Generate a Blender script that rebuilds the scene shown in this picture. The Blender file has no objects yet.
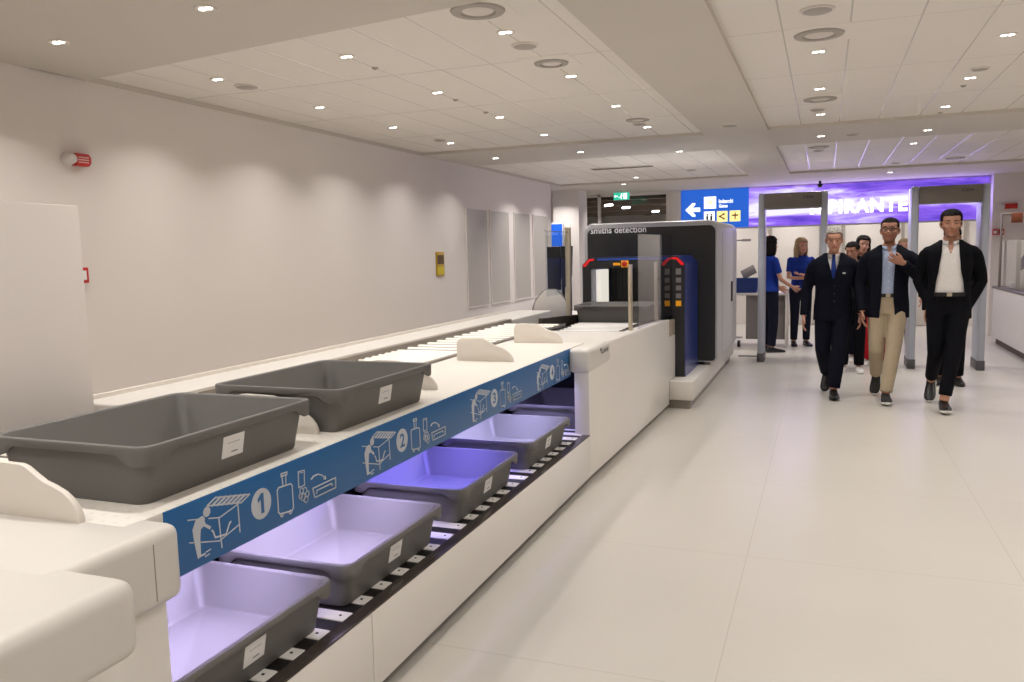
import bpy, bmesh, math, random
from mathutils import Vector, Matrix
random.seed(7)
PI = math.pi
S = bpy.context.scene
COL = S.collection

# ------------------------------------------------------------------ camera
cam_d = bpy.data.cameras.new('camera')
cam = bpy.data.objects.new('camera', cam_d)
COL.objects.link(cam)
cam_d.sensor_fit = 'HORIZONTAL'
cam_d.sensor_width = 36.0
cam_d.lens = 812.0 / 1024.0 * 36.0
cam_d.clip_start = 0.02
YAW, PITCH, ROLL = math.radians(-21.102), math.radians(-6.164), math.radians(-1.418)
fw = Vector((math.sin(YAW) * math.cos(PITCH), math.cos(YAW) * math.cos(PITCH), math.sin(PITCH)))
rt = Vector((math.cos(YAW), -math.sin(YAW), 0))
up = rt.cross(fw)
r2 = math.cos(ROLL) * rt + math.sin(ROLL) * up
u2 = -math.sin(ROLL) * rt + math.cos(ROLL) * up
cam.matrix_world = Matrix(((r2.x, u2.x, -fw.x, 0), (r2.y, u2.y, -fw.y, 0), (r2.z, u2.z, -fw.z, 1.5), (0, 0, 0, 1)))
S.camera = cam

# ------------------------------------------------------------------ world, exposure
S.view_settings.view_transform = 'Standard'
S.view_settings.look = 'None'
S.view_settings.gamma = 1.0
S.view_settings.use_curve_mapping = False
S.view_settings.exposure = 0.0
W = bpy.data.worlds.new('world')
S.world = W
W.use_nodes = True
W.node_tree.nodes['Background'].inputs[0].default_value = (0.85, 0.82, 0.8, 1)
W.node_tree.nodes['Background'].inputs[1].default_value = 0.15
LAMP_W = 4.6
LAMP_COL = (1.0, 0.955, 0.91)
BEAM = 122                     # beam angle of the downlights
CZ = 2.55                      # ceiling height


def add_lamp(name, loc, power, color, size=0.10, spread=150, parent=None, shape='DISK', size_y=None, rot=(0, 0, 0)):
    d = bpy.data.lights.new(name, 'AREA')
    d.shape = shape
    d.size = size
    if size_y:
        d.size_y = size_y
    d.energy = power
    d.color = color
    d.spread = math.radians(spread)
    o = bpy.data.objects.new(name, d)
    COL.objects.link(o)
    if parent is not None:
        o.parent = parent
        o.location = Vector(loc) - parent.location
    else:
        o.location = loc
    o.rotation_euler = rot
    return o


# ------------------------------------------------------------------ materials
def lin(v):
    v = v / 255.0
    return v / 12.92 if v <= 0.04045 else ((v + 0.055) / 1.055) ** 2.4


def rgb(r, g, b):
    return (lin(r), lin(g), lin(b), 1.0)


def mat(name, col, rough=0.5, metal=0.0, var=0.04, scale=6.0, bump=0.0, bscale=200.0, emit=None, estr=0.0, spec=0.5, coat=0.0):
    m = bpy.data.materials.new(name)
    m.use_nodes = True
    nt = m.node_tree
    b = nt.nodes['Principled BSDF']
    b.inputs['Roughness'].default_value = rough
    b.inputs['Metallic'].default_value = metal
    b.inputs['Specular IOR Level'].default_value = spec
    b.inputs['Coat Weight'].default_value = coat
    tc = nt.nodes.new('ShaderNodeTexCoord')
    if var > 0:
        n = nt.nodes.new('ShaderNodeTexNoise')
        n.inputs['Scale'].default_value = scale
        n.inputs['Detail'].default_value = 3
        nt.links.new(tc.outputs['Object'], n.inputs['Vector'])
        mx = nt.nodes.new('ShaderNodeMix')
        mx.data_type = 'RGBA'
        mx.inputs['A'].default_value = tuple(c * (1 - var) for c in col[:3]) + (1,)
        mx.inputs['B'].default_value = tuple(min(1, c * (1 + var)) for c in col[:3]) + (1,)
        nt.links.new(n.outputs['Fac'], mx.inputs['Factor'])
        nt.links.new(mx.outputs['Result'], b.inputs['Base Color'])
    else:
        b.inputs['Base Color'].default_value = col
    if bump > 0:
        n2 = nt.nodes.new('ShaderNodeTexNoise')
        n2.inputs['Scale'].default_value = bscale
        nt.links.new(tc.outputs['Object'], n2.inputs['Vector'])
        bp = nt.nodes.new('ShaderNodeBump')
        bp.inputs['Strength'].default_value = bump
        bp.inputs['Distance'].default_value = 0.002
        nt.links.new(n2.outputs['Fac'], bp.inputs['Height'])
        nt.links.new(bp.outputs['Normal'], b.inputs['Normal'])
    if emit:
        b.inputs['Emission Color'].default_value = emit
        b.inputs['Emission Strength'].default_value = estr
    return m


def glass_mat(name, col=(1, 1, 1, 1), rough=0.02, mixf=0.12, gloss=(1, 1, 1, 1), ior=1.45):
    m = bpy.data.materials.new(name)
    m.use_nodes = True
    nt = m.node_tree
    nt.nodes.clear()
    out = nt.nodes.new('ShaderNodeOutputMaterial')
    t = nt.nodes.new('ShaderNodeBsdfTransparent')
    t.inputs[0].default_value = col
    g = nt.nodes.new('ShaderNodeBsdfGlossy')
    g.inputs['Color'].default_value = gloss
    g.inputs['Roughness'].default_value = rough
    fr = nt.nodes.new('ShaderNodeFresnel')
    fr.inputs['IOR'].default_value = ior
    ad = nt.nodes.new('ShaderNodeMath')
    ad.operation = 'ADD'
    ad.inputs[1].default_value = mixf
    ad.use_clamp = True
    mx = nt.nodes.new('ShaderNodeMixShader')
    nt.links.new(fr.outputs[0], ad.inputs[0])
    geo = nt.nodes.new('ShaderNodeNewGeometry')      # only the outer side of a pane reflects
    inv = nt.nodes.new('ShaderNodeMath')
    inv.operation = 'SUBTRACT'
    inv.inputs[0].default_value = 1.0
    mul = nt.nodes.new('ShaderNodeMath')
    mul.operation = 'MULTIPLY'
    nt.links.new(geo.outputs['Backfacing'], inv.inputs[1])
    nt.links.new(ad.outputs[0], mul.inputs[0])
    nt.links.new(inv.outputs[0], mul.inputs[1])
    nt.links.new(mul.outputs[0], mx.inputs[0])
    nt.links.new(t.outputs[0], mx.inputs[1])
    nt.links.new(g.outputs[0], mx.inputs[2])
    nt.links.new(mx.outputs[0], out.inputs[0])
    return m


def tile_floor_mat():
    m = mat('floor_tile', rgb(192, 187, 179), rough=0.30, var=0.05, scale=1.3, spec=0.5)
    nt = m.node_tree
    b = nt.nodes['Principled BSDF']
    src = b.inputs['Base Color'].links[0].from_socket
    geo = nt.nodes.new('ShaderNodeNewGeometry')
    sep = nt.nodes.new('ShaderNodeSeparateXYZ')
    nt.links.new(geo.outputs['Position'], sep.inputs[0])

    def line(sock, off, pitch, half):
        a = nt.nodes.new('ShaderNodeMath'); a.operation = 'SUBTRACT'; a.inputs[1].default_value = off - 50 * pitch
        nt.links.new(sock, a.inputs[0])
        d = nt.nodes.new('ShaderNodeMath'); d.operation = 'PINGPONG'; d.inputs[1].default_value = pitch / 2
        nt.links.new(a.outputs[0], d.inputs[0])
        l = nt.nodes.new('ShaderNodeMath'); l.operation = 'LESS_THAN'; l.inputs[1].default_value = half
        nt.links.new(d.outputs[0], l.inputs[0])
        return l.outputs[0]
    lx = line(sep.outputs['X'], -0.333, 1.18, 0.0018)
    ly = line(sep.outputs['Y'], 2.69, 1.287, 0.0018)
    mxm = nt.nodes.new('ShaderNodeMath'); mxm.operation = 'MAXIMUM'
    nt.links.new(lx, mxm.inputs[0]); nt.links.new(ly, mxm.inputs[1])
    mx = nt.nodes.new('ShaderNodeMix'); mx.data_type = 'RGBA'
    nt.links.new(mxm.outputs[0], mx.inputs['Factor'])
    nt.links.new(src, mx.inputs['A'])
    mx.inputs['B'].default_value = rgb(172, 164, 154)
    nt.links.new(mx.outputs['Result'], b.inputs['Base Color'])
    return m


def screen_mat():
    m = bpy.data.materials.new('screen_violet')
    m.use_nodes = True
    nt = m.node_tree
    b = nt.nodes['Principled BSDF']
    b.inputs['Base Color'].default_value = (0.02, 0.02, 0.03, 1)
    b.inputs['Roughness'].default_value = 0.3
    geo = nt.nodes.new('ShaderNodeNewGeometry')
    mp = nt.nodes.new('ShaderNodeMapping')
    mp.inputs['Scale'].default_value = (0.5, 1, 3.2)
    mp.inputs['Rotation'].default_value = (0, math.radians(-8), 0)
    nt.links.new(geo.outputs['Position'], mp.inputs[0])
    n = nt.nodes.new('ShaderNodeTexNoise')
    n.inputs['Scale'].default_value = 1.5
    n.inputs['Detail'].default_value = 5
    n.inputs['Roughness'].default_value = 0.6
    n.inputs['Distortion'].default_value = 0.4
    nt.links.new(mp.outputs[0], n.inputs['Vector'])
    sep = nt.nodes.new('ShaderNodeSeparateXYZ')
    nt.links.new(geo.outputs['Position'], sep.inputs[0])
    # the picture on the screen is darker towards its top edge and carries pale wisps in its middle
    cz = nt.nodes.new('ShaderNodeMath'); cz.operation = 'SUBTRACT'; cz.inputs[1].default_value = 2.17
    nt.links.new(sep.outputs['Z'], cz.inputs[0])
    ab = nt.nodes.new('ShaderNodeMath'); ab.operation = 'ABSOLUTE'
    nt.links.new(cz.outputs[0], ab.inputs[0])
    sc = nt.nodes.new('ShaderNodeMath'); sc.operation = 'MULTIPLY_ADD'; sc.inputs[1].default_value = -0.42; sc.inputs[2].default_value = 0.07
    nt.links.new(ab.outputs[0], sc.inputs[0])
    ad = nt.nodes.new('ShaderNodeMath'); ad.operation = 'ADD'
    nt.links.new(sc.outputs[0], ad.inputs[0]); nt.links.new(n.outputs['Fac'], ad.inputs[1])
    cr = nt.nodes.new('ShaderNodeValToRGB')
    e = cr.color_ramp.elements
    e[0].position = 0.29; e[0].color = rgb(84, 56, 190)
    e[1].position = 0.63; e[1].color = rgb(236, 232, 255)
    x = e.new(0.45); x.color = rgb(140, 96, 232)
    x = e.new(0.54); x.color = rgb(196, 176, 250)
    nt.links.new(ad.outputs[0], cr.inputs[0])
    nt.links.new(cr.outputs[0], b.inputs['Emission Color'])
    b.inputs['Emission Strength'].default_value = 1.15
    return m


def dotted_mat(name, base, dot, pitch=0.04, rad=0.006, rough=0.4):
    m = mat(name, base, rough=rough, var=0.02)
    nt = m.node_tree
    b = nt.nodes['Principled BSDF']
    src = b.inputs['Base Color'].links[0].from_socket
    geo = nt.nodes.new('ShaderNodeNewGeometry')
    md = nt.nodes.new('ShaderNodeVectorMath'); md.operation = 'MODULO'
    ad = nt.nodes.new('ShaderNodeVectorMath'); ad.operation = 'ADD'; ad.inputs[1].default_value = (40, 40, 40)
    nt.links.new(geo.outputs['Position'], ad.inputs[0])
    nt.links.new(ad.outputs[0], md.inputs[0]); md.inputs[1].default_value = (pitch, pitch, pitch)
    sb = nt.nodes.new('ShaderNodeVectorMath'); sb.operation = 'SUBTRACT'; sb.inputs[1].default_value = (pitch / 2, pitch / 2, 0)
    nt.links.new(md.outputs[0], sb.inputs[0])
    ml = nt.nodes.new('ShaderNodeVectorMath'); ml.operation = 'MULTIPLY'; ml.inputs[1].default_value = (1, 1, 0)
    nt.links.new(sb.outputs[0], ml.inputs[0])
    ln = nt.nodes.new('ShaderNodeVectorMath'); ln.operation = 'LENGTH'
    nt.links.new(ml.outputs[0], ln.inputs[0])
    lt = nt.nodes.new('ShaderNodeMath'); lt.operation = 'LESS_THAN'; lt.inputs[1].default_value = rad
    nt.links.new(ln.outputs['Value'], lt.inputs[0])
    mx = nt.nodes.new('ShaderNodeMix'); mx.data_type = 'RGBA'
    nt.links.new(lt.outputs[0], mx.inputs['Factor'])
    nt.links.new(src, mx.inputs['A']); mx.inputs['B'].default_value = dot
    nt.links.new(mx.outputs['Result'], b.inputs['Base Color'])
    return m


def perforated_mat():
    m = mat('perforated_metal', rgb(176, 170, 164), rough=0.55, var=0.03)
    nt = m.node_tree
    b = nt.nodes['Principled BSDF']
    geo = nt.nodes.new('ShaderNodeNewGeometry')
    v = nt.nodes.new('ShaderNodeTexVoronoi')
    v.inputs['Scale'].default_value = 60
    v.inputs['Randomness'].default_value = 0.0
    nt.links.new(geo.outputs['Position'], v.inputs['Vector'])
    cr = nt.nodes.new('ShaderNodeValToRGB')
    cr.color_ramp.elements[0].position = 0.25; cr.color_ramp.elements[0].color = rgb(146, 141, 134)
    cr.color_ramp.elements[1].position = 0.4; cr.color_ramp.elements[1].color = rgb(190, 185, 177)
    nt.links.new(v.outputs['Distance'], cr.inputs[0])
    nt.links.new(cr.outputs[0], b.inputs['Base Color'])
    return m


M = {}
M['wall'] = mat('wall_paint', rgb(229, 222, 217), rough=0.7, var=0.015, scale=2)
M['gyps'] = mat('ceiling_plaster', rgb(206, 199, 190), rough=0.8, var=0.015, scale=2)
M['ctile'] = mat('ceiling_plank', rgb(230, 224, 216), rough=0.6, var=0.015, scale=3)
M['tbar'] = mat('ceiling_joint_metal', rgb(222, 216, 208), rough=0.22, var=0.02, metal=0.0)
M['floor'] = tile_floor_mat()
M['white'] = mat('lane_white_plastic', rgb(215, 211, 205), rough=0.38, var=0.02)
M['white2'] = mat('lane_white_metal', rgb(234, 230, 224), rough=0.30, var=0.02)
M['fin'] = mat('divider_white', rgb(226, 219, 209), rough=0.45, var=0.02)
M['bench'] = dotted_mat('bench_top_ball_field', rgb(233, 228, 220), rgb(222, 217, 208))
M['fascia'] = mat('fascia_blue', rgb(28, 98, 158), rough=0.35, var=0.06, scale=5)
M['picto'] = mat('pictogram_white', rgb(196, 202, 210), rough=0.5, var=0.0)
M['tray'] = mat('tray_grey_plastic', rgb(108, 106, 103), rough=0.55, var=0.04, bump=0.15, bscale=300)
M['card'] = mat('label_card', rgb(238, 236, 234), rough=0.5, var=0.02)
M['ink'] = mat('grey_print', rgb(140, 140, 145), rough=0.6, var=0.0)
M['slat'] = mat('slat_pale_plastic', rgb(240, 237, 233), rough=0.35, var=0.03)
M['gapblack'] = mat('belt_bed_black', rgb(26, 23, 22), rough=0.5, var=0.1)
M['rail'] = mat('belt_rail_dark_metal', rgb(84, 76, 71), rough=0.22, metal=0.6, var=0.05)
M['steel'] = mat('brushed_steel', rgb(190, 178, 158), rough=0.35, metal=0.3, var=0.06, scale=30)
M['railgrey'] = mat('conveyor_rail_grey', rgb(150, 142, 132), rough=0.4, metal=0.3, var=0.05)
M['roller'] = mat('roller_white', rgb(236, 231, 222), rough=0.35, var=0.02)
M['dark'] = mat('inner_black', rgb(14, 13, 14), rough=0.7, var=0.1)
M['mblack'] = mat('scanner_black_panel', rgb(36, 37, 40), rough=0.35, var=0.05)
M['mgrey'] = mat('scanner_silver_shell', rgb(188, 188, 190), rough=0.42, metal=0.1, var=0.03)
M['mblue'] = mat('scanner_blue_panel', rgb(24, 48, 126), rough=0.3, var=0.05, coat=0.3)
M['led_red'] = mat('led_red', rgb(200, 20, 25), rough=0.3, var=0, emit=rgb(215, 22, 30), estr=0.5)
M['led_blue'] = mat('led_blue', rgb(30, 60, 140), rough=0.3, var=0, emit=rgb(40, 76, 160), estr=0.35)
M['glow_white'] = mat('glow_white', rgb(240, 235, 225), rough=0.3, var=0, emit=(1, 0.93, 0.82, 1), estr=0.75)
M['led_violet'] = mat('led_violet', rgb(200, 190, 240), rough=0.3, var=0, emit=(0.62, 0.55, 1.0, 1), estr=3.0)
M['text_white'] = mat('lettering_white', rgb(225, 225, 225), rough=0.4, var=0, emit=(1, 1, 1, 1), estr=0.12)
M['text_lit'] = mat('lettering_lit_white', rgb(255, 255, 255), rough=0.4, var=0, emit=(1, 0.98, 1, 1), estr=2.2)
M['text_dark'] = mat('lettering_dark', rgb(60, 58, 60), rough=0.5, var=0)
M['screen'] = screen_mat()
M['signblue'] = mat('sign_lit_blue', rgb(20, 70, 170), rough=0.3, var=0.03, emit=rgb(34, 100, 206), estr=0.85)
M['signwhite'] = mat('sign_lit_white', rgb(240, 240, 240), rough=0.3, var=0, emit=(1, 1, 1, 1), estr=1.4)
M['signyellow'] = mat('sign_lit_yellow', rgb(240, 225, 150), rough=0.3, var=0, emit=rgb(250, 234, 150), estr=1.0)
M['acrylic'] = glass_mat('clear_acrylic', (0.80, 0.80, 0.87, 1), 0.02, 0.02, ior=1.40)
M['glass'] = glass_mat('clear_glass', (0.94, 0.96, 0.96, 1), 0.01, 0.01)
M['counter_glass'] = glass_mat('counter_clear_glass', (0.95, 0.96, 0.97, 1), 0.01, 0.0, ior=1.3)
M['lens'] = mat('lamp_lens', rgb(255, 250, 240), rough=0.3, var=0, emit=(1, 0.96, 0.9, 1), estr=9.0)
M['ring'] = mat('lamp_ring', rgb(214, 206, 196), rough=0.4, var=0.02)
M['disc'] = mat('ceiling_disc_grey', rgb(168, 161, 153), rough=0.6, var=0.05)
M['diff'] = mat('diffuser_pale', rgb(216, 210, 202), rough=0.6, var=0.03)
M['slot'] = mat('slot_dark', rgb(96, 84, 74), rough=0.7, var=0.1)
M['red'] = mat('alarm_red', rgb(196, 40, 34), rough=0.35, var=0.05)
M['redtext'] = mat('alarm_pale_print', rgb(224, 190, 184), rough=0.5, var=0)
M['clear_white'] = mat('lamp_cap_clear', rgb(214, 208, 204), rough=0.2, var=0.05)
M['gold'] = mat('notice_gold', rgb(196, 160, 34), rough=0.35, metal=0.3, var=0.06)
M['golddark'] = mat('notice_dark_print', rgb(92, 70, 28), rough=0.5, var=0.2, scale=20)
M['golddark2'] = mat('notice_bright_print', rgb(210, 190, 40), rough=0.5, var=0.1, scale=20)
M['perf'] = perforated_mat()
M['pgrey'] = mat('portal_grey', rgb(176, 180, 192), rough=0.35, var=0.03)
M['pbeam'] = mat('portal_beam_taupe', rgb(126, 118, 112), rough=0.45, var=0.03)
M['pfoot'] = mat('portal_foot_dark', rgb(84, 82, 86), rough=0.5, var=0.05)
M['deskw'] = mat('desk_white', rgb(222, 216, 210), rough=0.4, var=0.02)
M['deskg'] = mat('desk_grey_panel', rgb(128, 122, 120), rough=0.5, var=0.05)
M['binblue'] = mat('bin_blue', rgb(30, 58, 128), rough=0.4, var=0.05)
M['blackplastic'] = mat('black_plastic', rgb(24, 24, 26), rough=0.4, var=0.05)
M['chairgrey'] = mat('chair_mesh_grey', rgb(196, 191, 187), rough=0.7, var=0.05, scale=40)
M['brown'] = mat('farhall_ceiling_brown', rgb(96, 80, 68), rough=0.8, var=0.15)
M['beam'] = mat('farhall_beam', rgb(120, 104, 92), rough=0.7, var=0.1)
M['exitgreen'] = mat('exit_sign_green', rgb(20, 150, 120), rough=0.4, var=0, emit=rgb(50, 190, 160), estr=0.9)
M['orange'] = mat('orange_brown_panel', rgb(150, 84, 56), rough=0.5, var=0.08)
M['yellow'] = mat('warning_yellow', rgb(232, 160, 20), rough=0.4, var=0.02, emit=rgb(232, 150, 20), estr=0.25)
M['ctop'] = mat('counter_top_dark', rgb(96, 90, 88), rough=0.4, var=0.05)


# ------------------------------------------------------------------ mesh helpers
def finish(me, smooth=True, angle=38):
    if smooth:
        for p in me.polygons:
            p.use_smooth = True
        me.set_sharp_from_angle(angle=math.radians(angle))
    me.update()


class MB:
    def __init__(self):
        self.bm = bmesh.new()
        self.mi = 0

    def _set(self, faces):
        for f in faces:
            f.material_index = self.mi

    def box(self, x0, x1, y0, y1, z0, z1, bev=0.0, seg=2):
        b2 = bmesh.new()
        bmesh.ops.create_cube(b2, size=1.0)
        for v in b2.verts:
            v.co = Vector(((x0 + x1) / 2 + v.co.x * (x1 - x0), (y0 + y1) / 2 + v.co.y * (y1 - y0), (z0 + z1) / 2 + v.co.z * (z1 - z0)))
        if bev > 0:
            bmesh.ops.bevel(b2, geom=list(b2.edges), offset=bev, segments=seg, profile=0.5, affect='EDGES')
        self.merge(b2)
        return self

    def merge(self, b2, mtx=None):
        if mtx is not None:
            b2.transform(mtx)
        m = {}
        for v in b2.verts:
            m[v] = self.bm.verts.new(v.co)
        for f in b2.faces:
            try:
                nf = self.bm.faces.new([m[v] for v in f.verts])
                nf.material_index = self.mi
            except ValueError:
                pass
        b2.free()

    def loft(self, rings, cap=True, closed=True):
        vs = [[self.bm.verts.new(p) for p in r] for r in rings]
        n = len(rings[0])
        for a, b in zip(vs[:-1], vs[1:]):
            for i in range(n if closed else n - 1):
                j = (i + 1) % n
                f = self.bm.faces.new((a[i], a[j], b[j], b[i]))
                f.material_index = self.mi
        if cap and closed:
            self._set([self.bm.faces.new(list(reversed(vs[0])))])
            self._set([self.bm.faces.new(vs[-1])])
        return self

    def tube(self, pts, radii, n=10, cap=True, flat=None):
        """round (or elliptical, flat=(axis, factor)) tube along a polyline"""
        pts = [Vector(p) for p in pts]
        if not hasattr(radii, '__len__'):
            radii = [radii] * len(pts)
        rings = []
        t0 = (pts[1] - pts[0]).normalized()
        ref = Vector((0, 1, 0)) if abs(t0.y) < 0.9 else Vector((1, 0, 0))
        u = t0.cross(ref).normalized()
        for i, p in enumerate(pts):
            if i == 0:
                t = pts[1] - pts[0]
            elif i == len(pts) - 1:
                t = pts[-1] - pts[-2]
            else:
                t = (pts[i] - pts[i - 1]).normalized() + (pts[i + 1] - pts[i]).normalized()
            t.normalize()
            u = (u - t * u.dot(t)).normalized()
            w = t.cross(u)
            ring = []
            for k in range(n):
                a = 2 * PI * k / n
                d = u * math.cos(a) + w * math.sin(a)
                q = d * radii[i]
                if flat:
                    ax = Vector(flat[0]).normalized()
                    q = q - ax * q.dot(ax) * (1 - flat[1])
                ring.append(p + q)
            rings.append(ring)
        return self.loft(rings, cap)

    def cyl(self, p0, p1, r, n=16):
        return self.tube([p0, p1], [r, r], n)

    def ball(self, c, r, sc=(1, 1, 1), n=12):
        b2 = bmesh.new()
        bmesh.ops.create_uvsphere(b2, u_segments=n * 2, v_segments=n, radius=r)
        self.merge(b2, Matrix.Translation(c) @ Matrix.Diagonal((sc[0], sc[1], sc[2], 1)))
        return self

    def prism(self, poly, axis, a, b, bev=0.0):
        """poly of 2D points extruded from a to b along 'x','y' or 'z'"""
        def P(p, t):
            if axis == 'x':
                return Vector((t, p[0], p[1]))
            if axis == 'y':
                return Vector((p[0], t, p[1]))
            return Vector((p[0], p[1], t))
        b2 = bmesh.new()
        A = [b2.verts.new(P(p, a)) for p in poly]
        B = [b2.verts.new(P(p, b)) for p in poly]
        n = len(poly)
        b2.faces.new(A)
        b2.faces.new(list(reversed(B)))
        for i in range(n):
            j = (i + 1) % n
            b2.faces.new((A[j], A[i], B[i], B[j]))
        bmesh.ops.recalc_face_normals(b2, faces=list(b2.faces))
        if bev > 0:
            es = [e for e in b2.edges if (e.verts[0] in A) == (e.verts[1] in A)]
            bmesh.ops.bevel(b2, geom=es, offset=bev, segments=2, profile=0.5, affect='EDGES')
        self.merge(b2)
        return self

    def lathe(self, prof, c=(0, 0, 0), n=28):
        rings = []
        for r, z in prof:
            rings.append([Vector((c[0] + r * math.cos(2 * PI * k / n), c[1] + r * math.sin(2 * PI * k / n), c[2] + z)) for k in range(n)])
        return self.loft(rings, True)

    def build(self, name, mats, parent=None, smooth=True, angle=38, recalc=True):
        if recalc:
            bmesh.ops.recalc_face_normals(self.bm, faces=list(self.bm.faces))
        me = bpy.data.meshes.new(name)
        if parent is not None:
            off = world_of(parent)
            bmesh.ops.translate(self.bm, verts=list(self.bm.verts), vec=-off)
        self.bm.to_mesh(me)
        self.bm.free()
        for m in (mats if isinstance(mats, (list, tuple)) else [mats]):
            me.materials.append(m)
        finish(me, smooth, angle)
        o = bpy.data.objects.new(name, me)
        COL.objects.link(o)
        if parent is not None:
            o.parent = parent
        return o


def world_of(o):
    v = Vector((0, 0, 0))
    while o is not None:
        v = v + o.location
        o = o.parent
    return v


def tag(o, label=None, cat=None, group=None, kind=None):
    if label:
        o['label'] = label
    if cat:
        o['category'] = cat
    if group:
        o['group'] = group
    if kind:
        o['kind'] = kind
    return o


def thing(name, label, cat, loc=(0, 0, 0), group=None):
    o = bpy.data.objects.new(name, None)
    o.empty_display_size = 0.1
    COL.objects.link(o)
    o.location = loc
    return tag(o, label, cat, group)


def struct(o):
    o['kind'] = 'structure'
    return o


def copy_tree(o, parent=None):
    c = o.copy()
    COL.objects.link(c)
    if parent is not None:
        c.parent = parent
    for ch in list(o.children):
        if ch.type != 'LIGHT':
            copy_tree(ch, c)
    return c


def text_bm(txt, size, bold=0.0, spacing=1.0, extr=0.0):
    cu = bpy.data.curves.new('t', 'FONT')
    cu.body = txt
    cu.size = size
    cu.offset = bold
    cu.space_character = spacing
    cu.extrude = extr
    cu.resolution_u = 3
    ob = bpy.data.objects.new('t', cu)
    COL.objects.link(ob)
    dg = bpy.context.evaluated_depsgraph_get()
    dg.update()
    me = bpy.data.meshes.new_from_object(ob.evaluated_get(dg))
    b2 = bmesh.new()
    b2.from_mesh(me)
    bpy.data.objects.remove(ob)
    bpy.data.curves.remove(cu)
    bpy.data.meshes.remove(me)
    return b2


def text_fit(b2, x0, x1, z0, z1, mtx_fn):
    """stretch flat text (xy) into the box x0..x1, z0..z1 and map with mtx_fn(x, z, depth)"""
    xs = [v.co.x for v in b2.verts]
    ys = [v.co.y for v in b2.verts]
    ax, bx, ay, by = min(xs), max(xs), min(ys), max(ys)
    for v in b2.verts:
        x = x0 + (v.co.x - ax) / (bx - ax) * (x1 - x0)
        z = z0 + (v.co.y - ay) / (by - ay) * (z1 - z0)
        v.co = mtx_fn(x, z, v.co.z)
    return b2


def rrect(L, Wd, r, n=6):
    """rounded rectangle: L along y, Wd along x; list of (x, y, corner weight)"""
    pts = []
    for cx, cy, a0 in ((Wd / 2 - r, L / 2 - r, 0), (-Wd / 2 + r, L / 2 - r, 90), (-Wd / 2 + r, -L / 2 + r, 180), (Wd / 2 - r, -L / 2 + r, 270)):
        for k in range(n + 1):
            a = math.radians(a0 + 90.0 * k / n)
            pts.append((cx + r * math.cos(a), cy + r * math.sin(a)))
    return pts

# ------------------------------------------------------------------ the room
def slab(name, mats, boxes, bev=0.0):
    b = MB()
    for bx in boxes:
        b.box(*bx, bev)
    return struct(b.build(name, mats, smooth=False))


slab('floor', M['floor'], [(-10, 6, -3, 32, -0.2, 0)])
slab('wall_left', M['wall'], [(-4.2, -4.0, -3, 12.07, 0, 2.75)])
slab('wall_rear', M['wall'], [(-4.2, 6.2, -3.2, -3.0, 0, 2.75)])
slab('wall_right', M['wall'], [(6.0, 6.2, -3, 16.7, 0, 2.75)])
slab('wall_right', M['wall'], [(2.45, 6.0, 14.75, 15.3, 0, 2.75)])
slab('wall_front', M['wall'], [(-2.44, 2.45, 15.02, 15.3, 1.84, 2.75)])
slab('wall_back', M['wall'], [(-2.5, 6.0, 16.5, 16.7, 0, 2.95), (-2.62, -2.5, 15.3, 32, 0, 2.95)])
slab('wall_far', M['wall'], [(-10, -4.28, 14.9, 15.1, 0, 2.95), (-10.2, -10, 12, 32, 0, 2.95), (-10, -2.5, 32, 32.2, 0, 2.95), (-10, -4.0, 12.07, 12.2, 0, 2.75)])
slab('trim_1', M['wall'], [(-2.62, -2.44, 14.9, 15.3, 0, 2.55)], 0.004)
slab('trim_2', M['wall'], [(-4.36, -3.90, 13.4, 13.9, 0, 2.55)], 0.004)

XL, XM0, XM1, XR = -3.99, -1.065, -0.495, 3.3
ceil = slab('ceiling', M['gyps'], [
    (-4.2, 6.2, -3.2, 3.0, CZ, 2.75), (XM1, 6.2, 3.0, 3.28, CZ, 2.75), (-10, 6.2, 7.85, 9.10, CZ, 2.75), (-10, 6.2, 12.68, 15.3, CZ, 2.75), (-2.62, 6.2, 15.3, 16.7, CZ, 2.75),
    (-4.2, XL, 3.28, 7.85, CZ, 2.75), (XM0, XM1, 3.0, 7.85, CZ, 2.75), (XR, 6.2, 3.28, 7.85, CZ, 2.75),
    (-4.2, XL, 9.10, 12.68, CZ, 2.75), (XM0, XM1, 9.10, 12.68, CZ, 2.75), (XR, 6.2, 9.10, 12.68, CZ, 2.75)])
struct(MB().prism([(-4.2, 3.0), (XM0, 3.0), (XM0, 3.22), (-4.2, 3.66)], 'z', CZ, 2.75).build('front_band', M['gyps'], ceil, smooth=False))
tiles = MB()
bars = MB()
for x0, x1, y0, y1 in ((XL, XM0, 3.2, 7.85), (XM1, XR, 3.28, 7.85), (XL, XM0, 9.10, 12.68), (XM1, XR, 9.10, 12.68)):
    tiles.box(x0, x1, y0, y1, CZ + 0.03, 2.74)
    k = -40
    while k < 60:
        x = 0.10 + 0.3165 * k
        if x0 + 0.05 < x < x1 - 0.05:
            bars.box(x - 0.004, x + 0.004, y0, y1, CZ + 0.0292, CZ + 0.031)
        k += 1
    for j in range(-2, 12):
        y = 3.28 + 1.165 * j
        if y0 + 0.1 < y < y1 - 0.1:
            bars.box(x0, x1, y - 0.003, y + 0.003, CZ + 0.0294, CZ + 0.031)
tl = struct(tiles.build('plank_field', M['ctile'], ceil, smooth=False))
struct(bars.build('plank_joint', M['tbar'], ceil, smooth=False))

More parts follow.
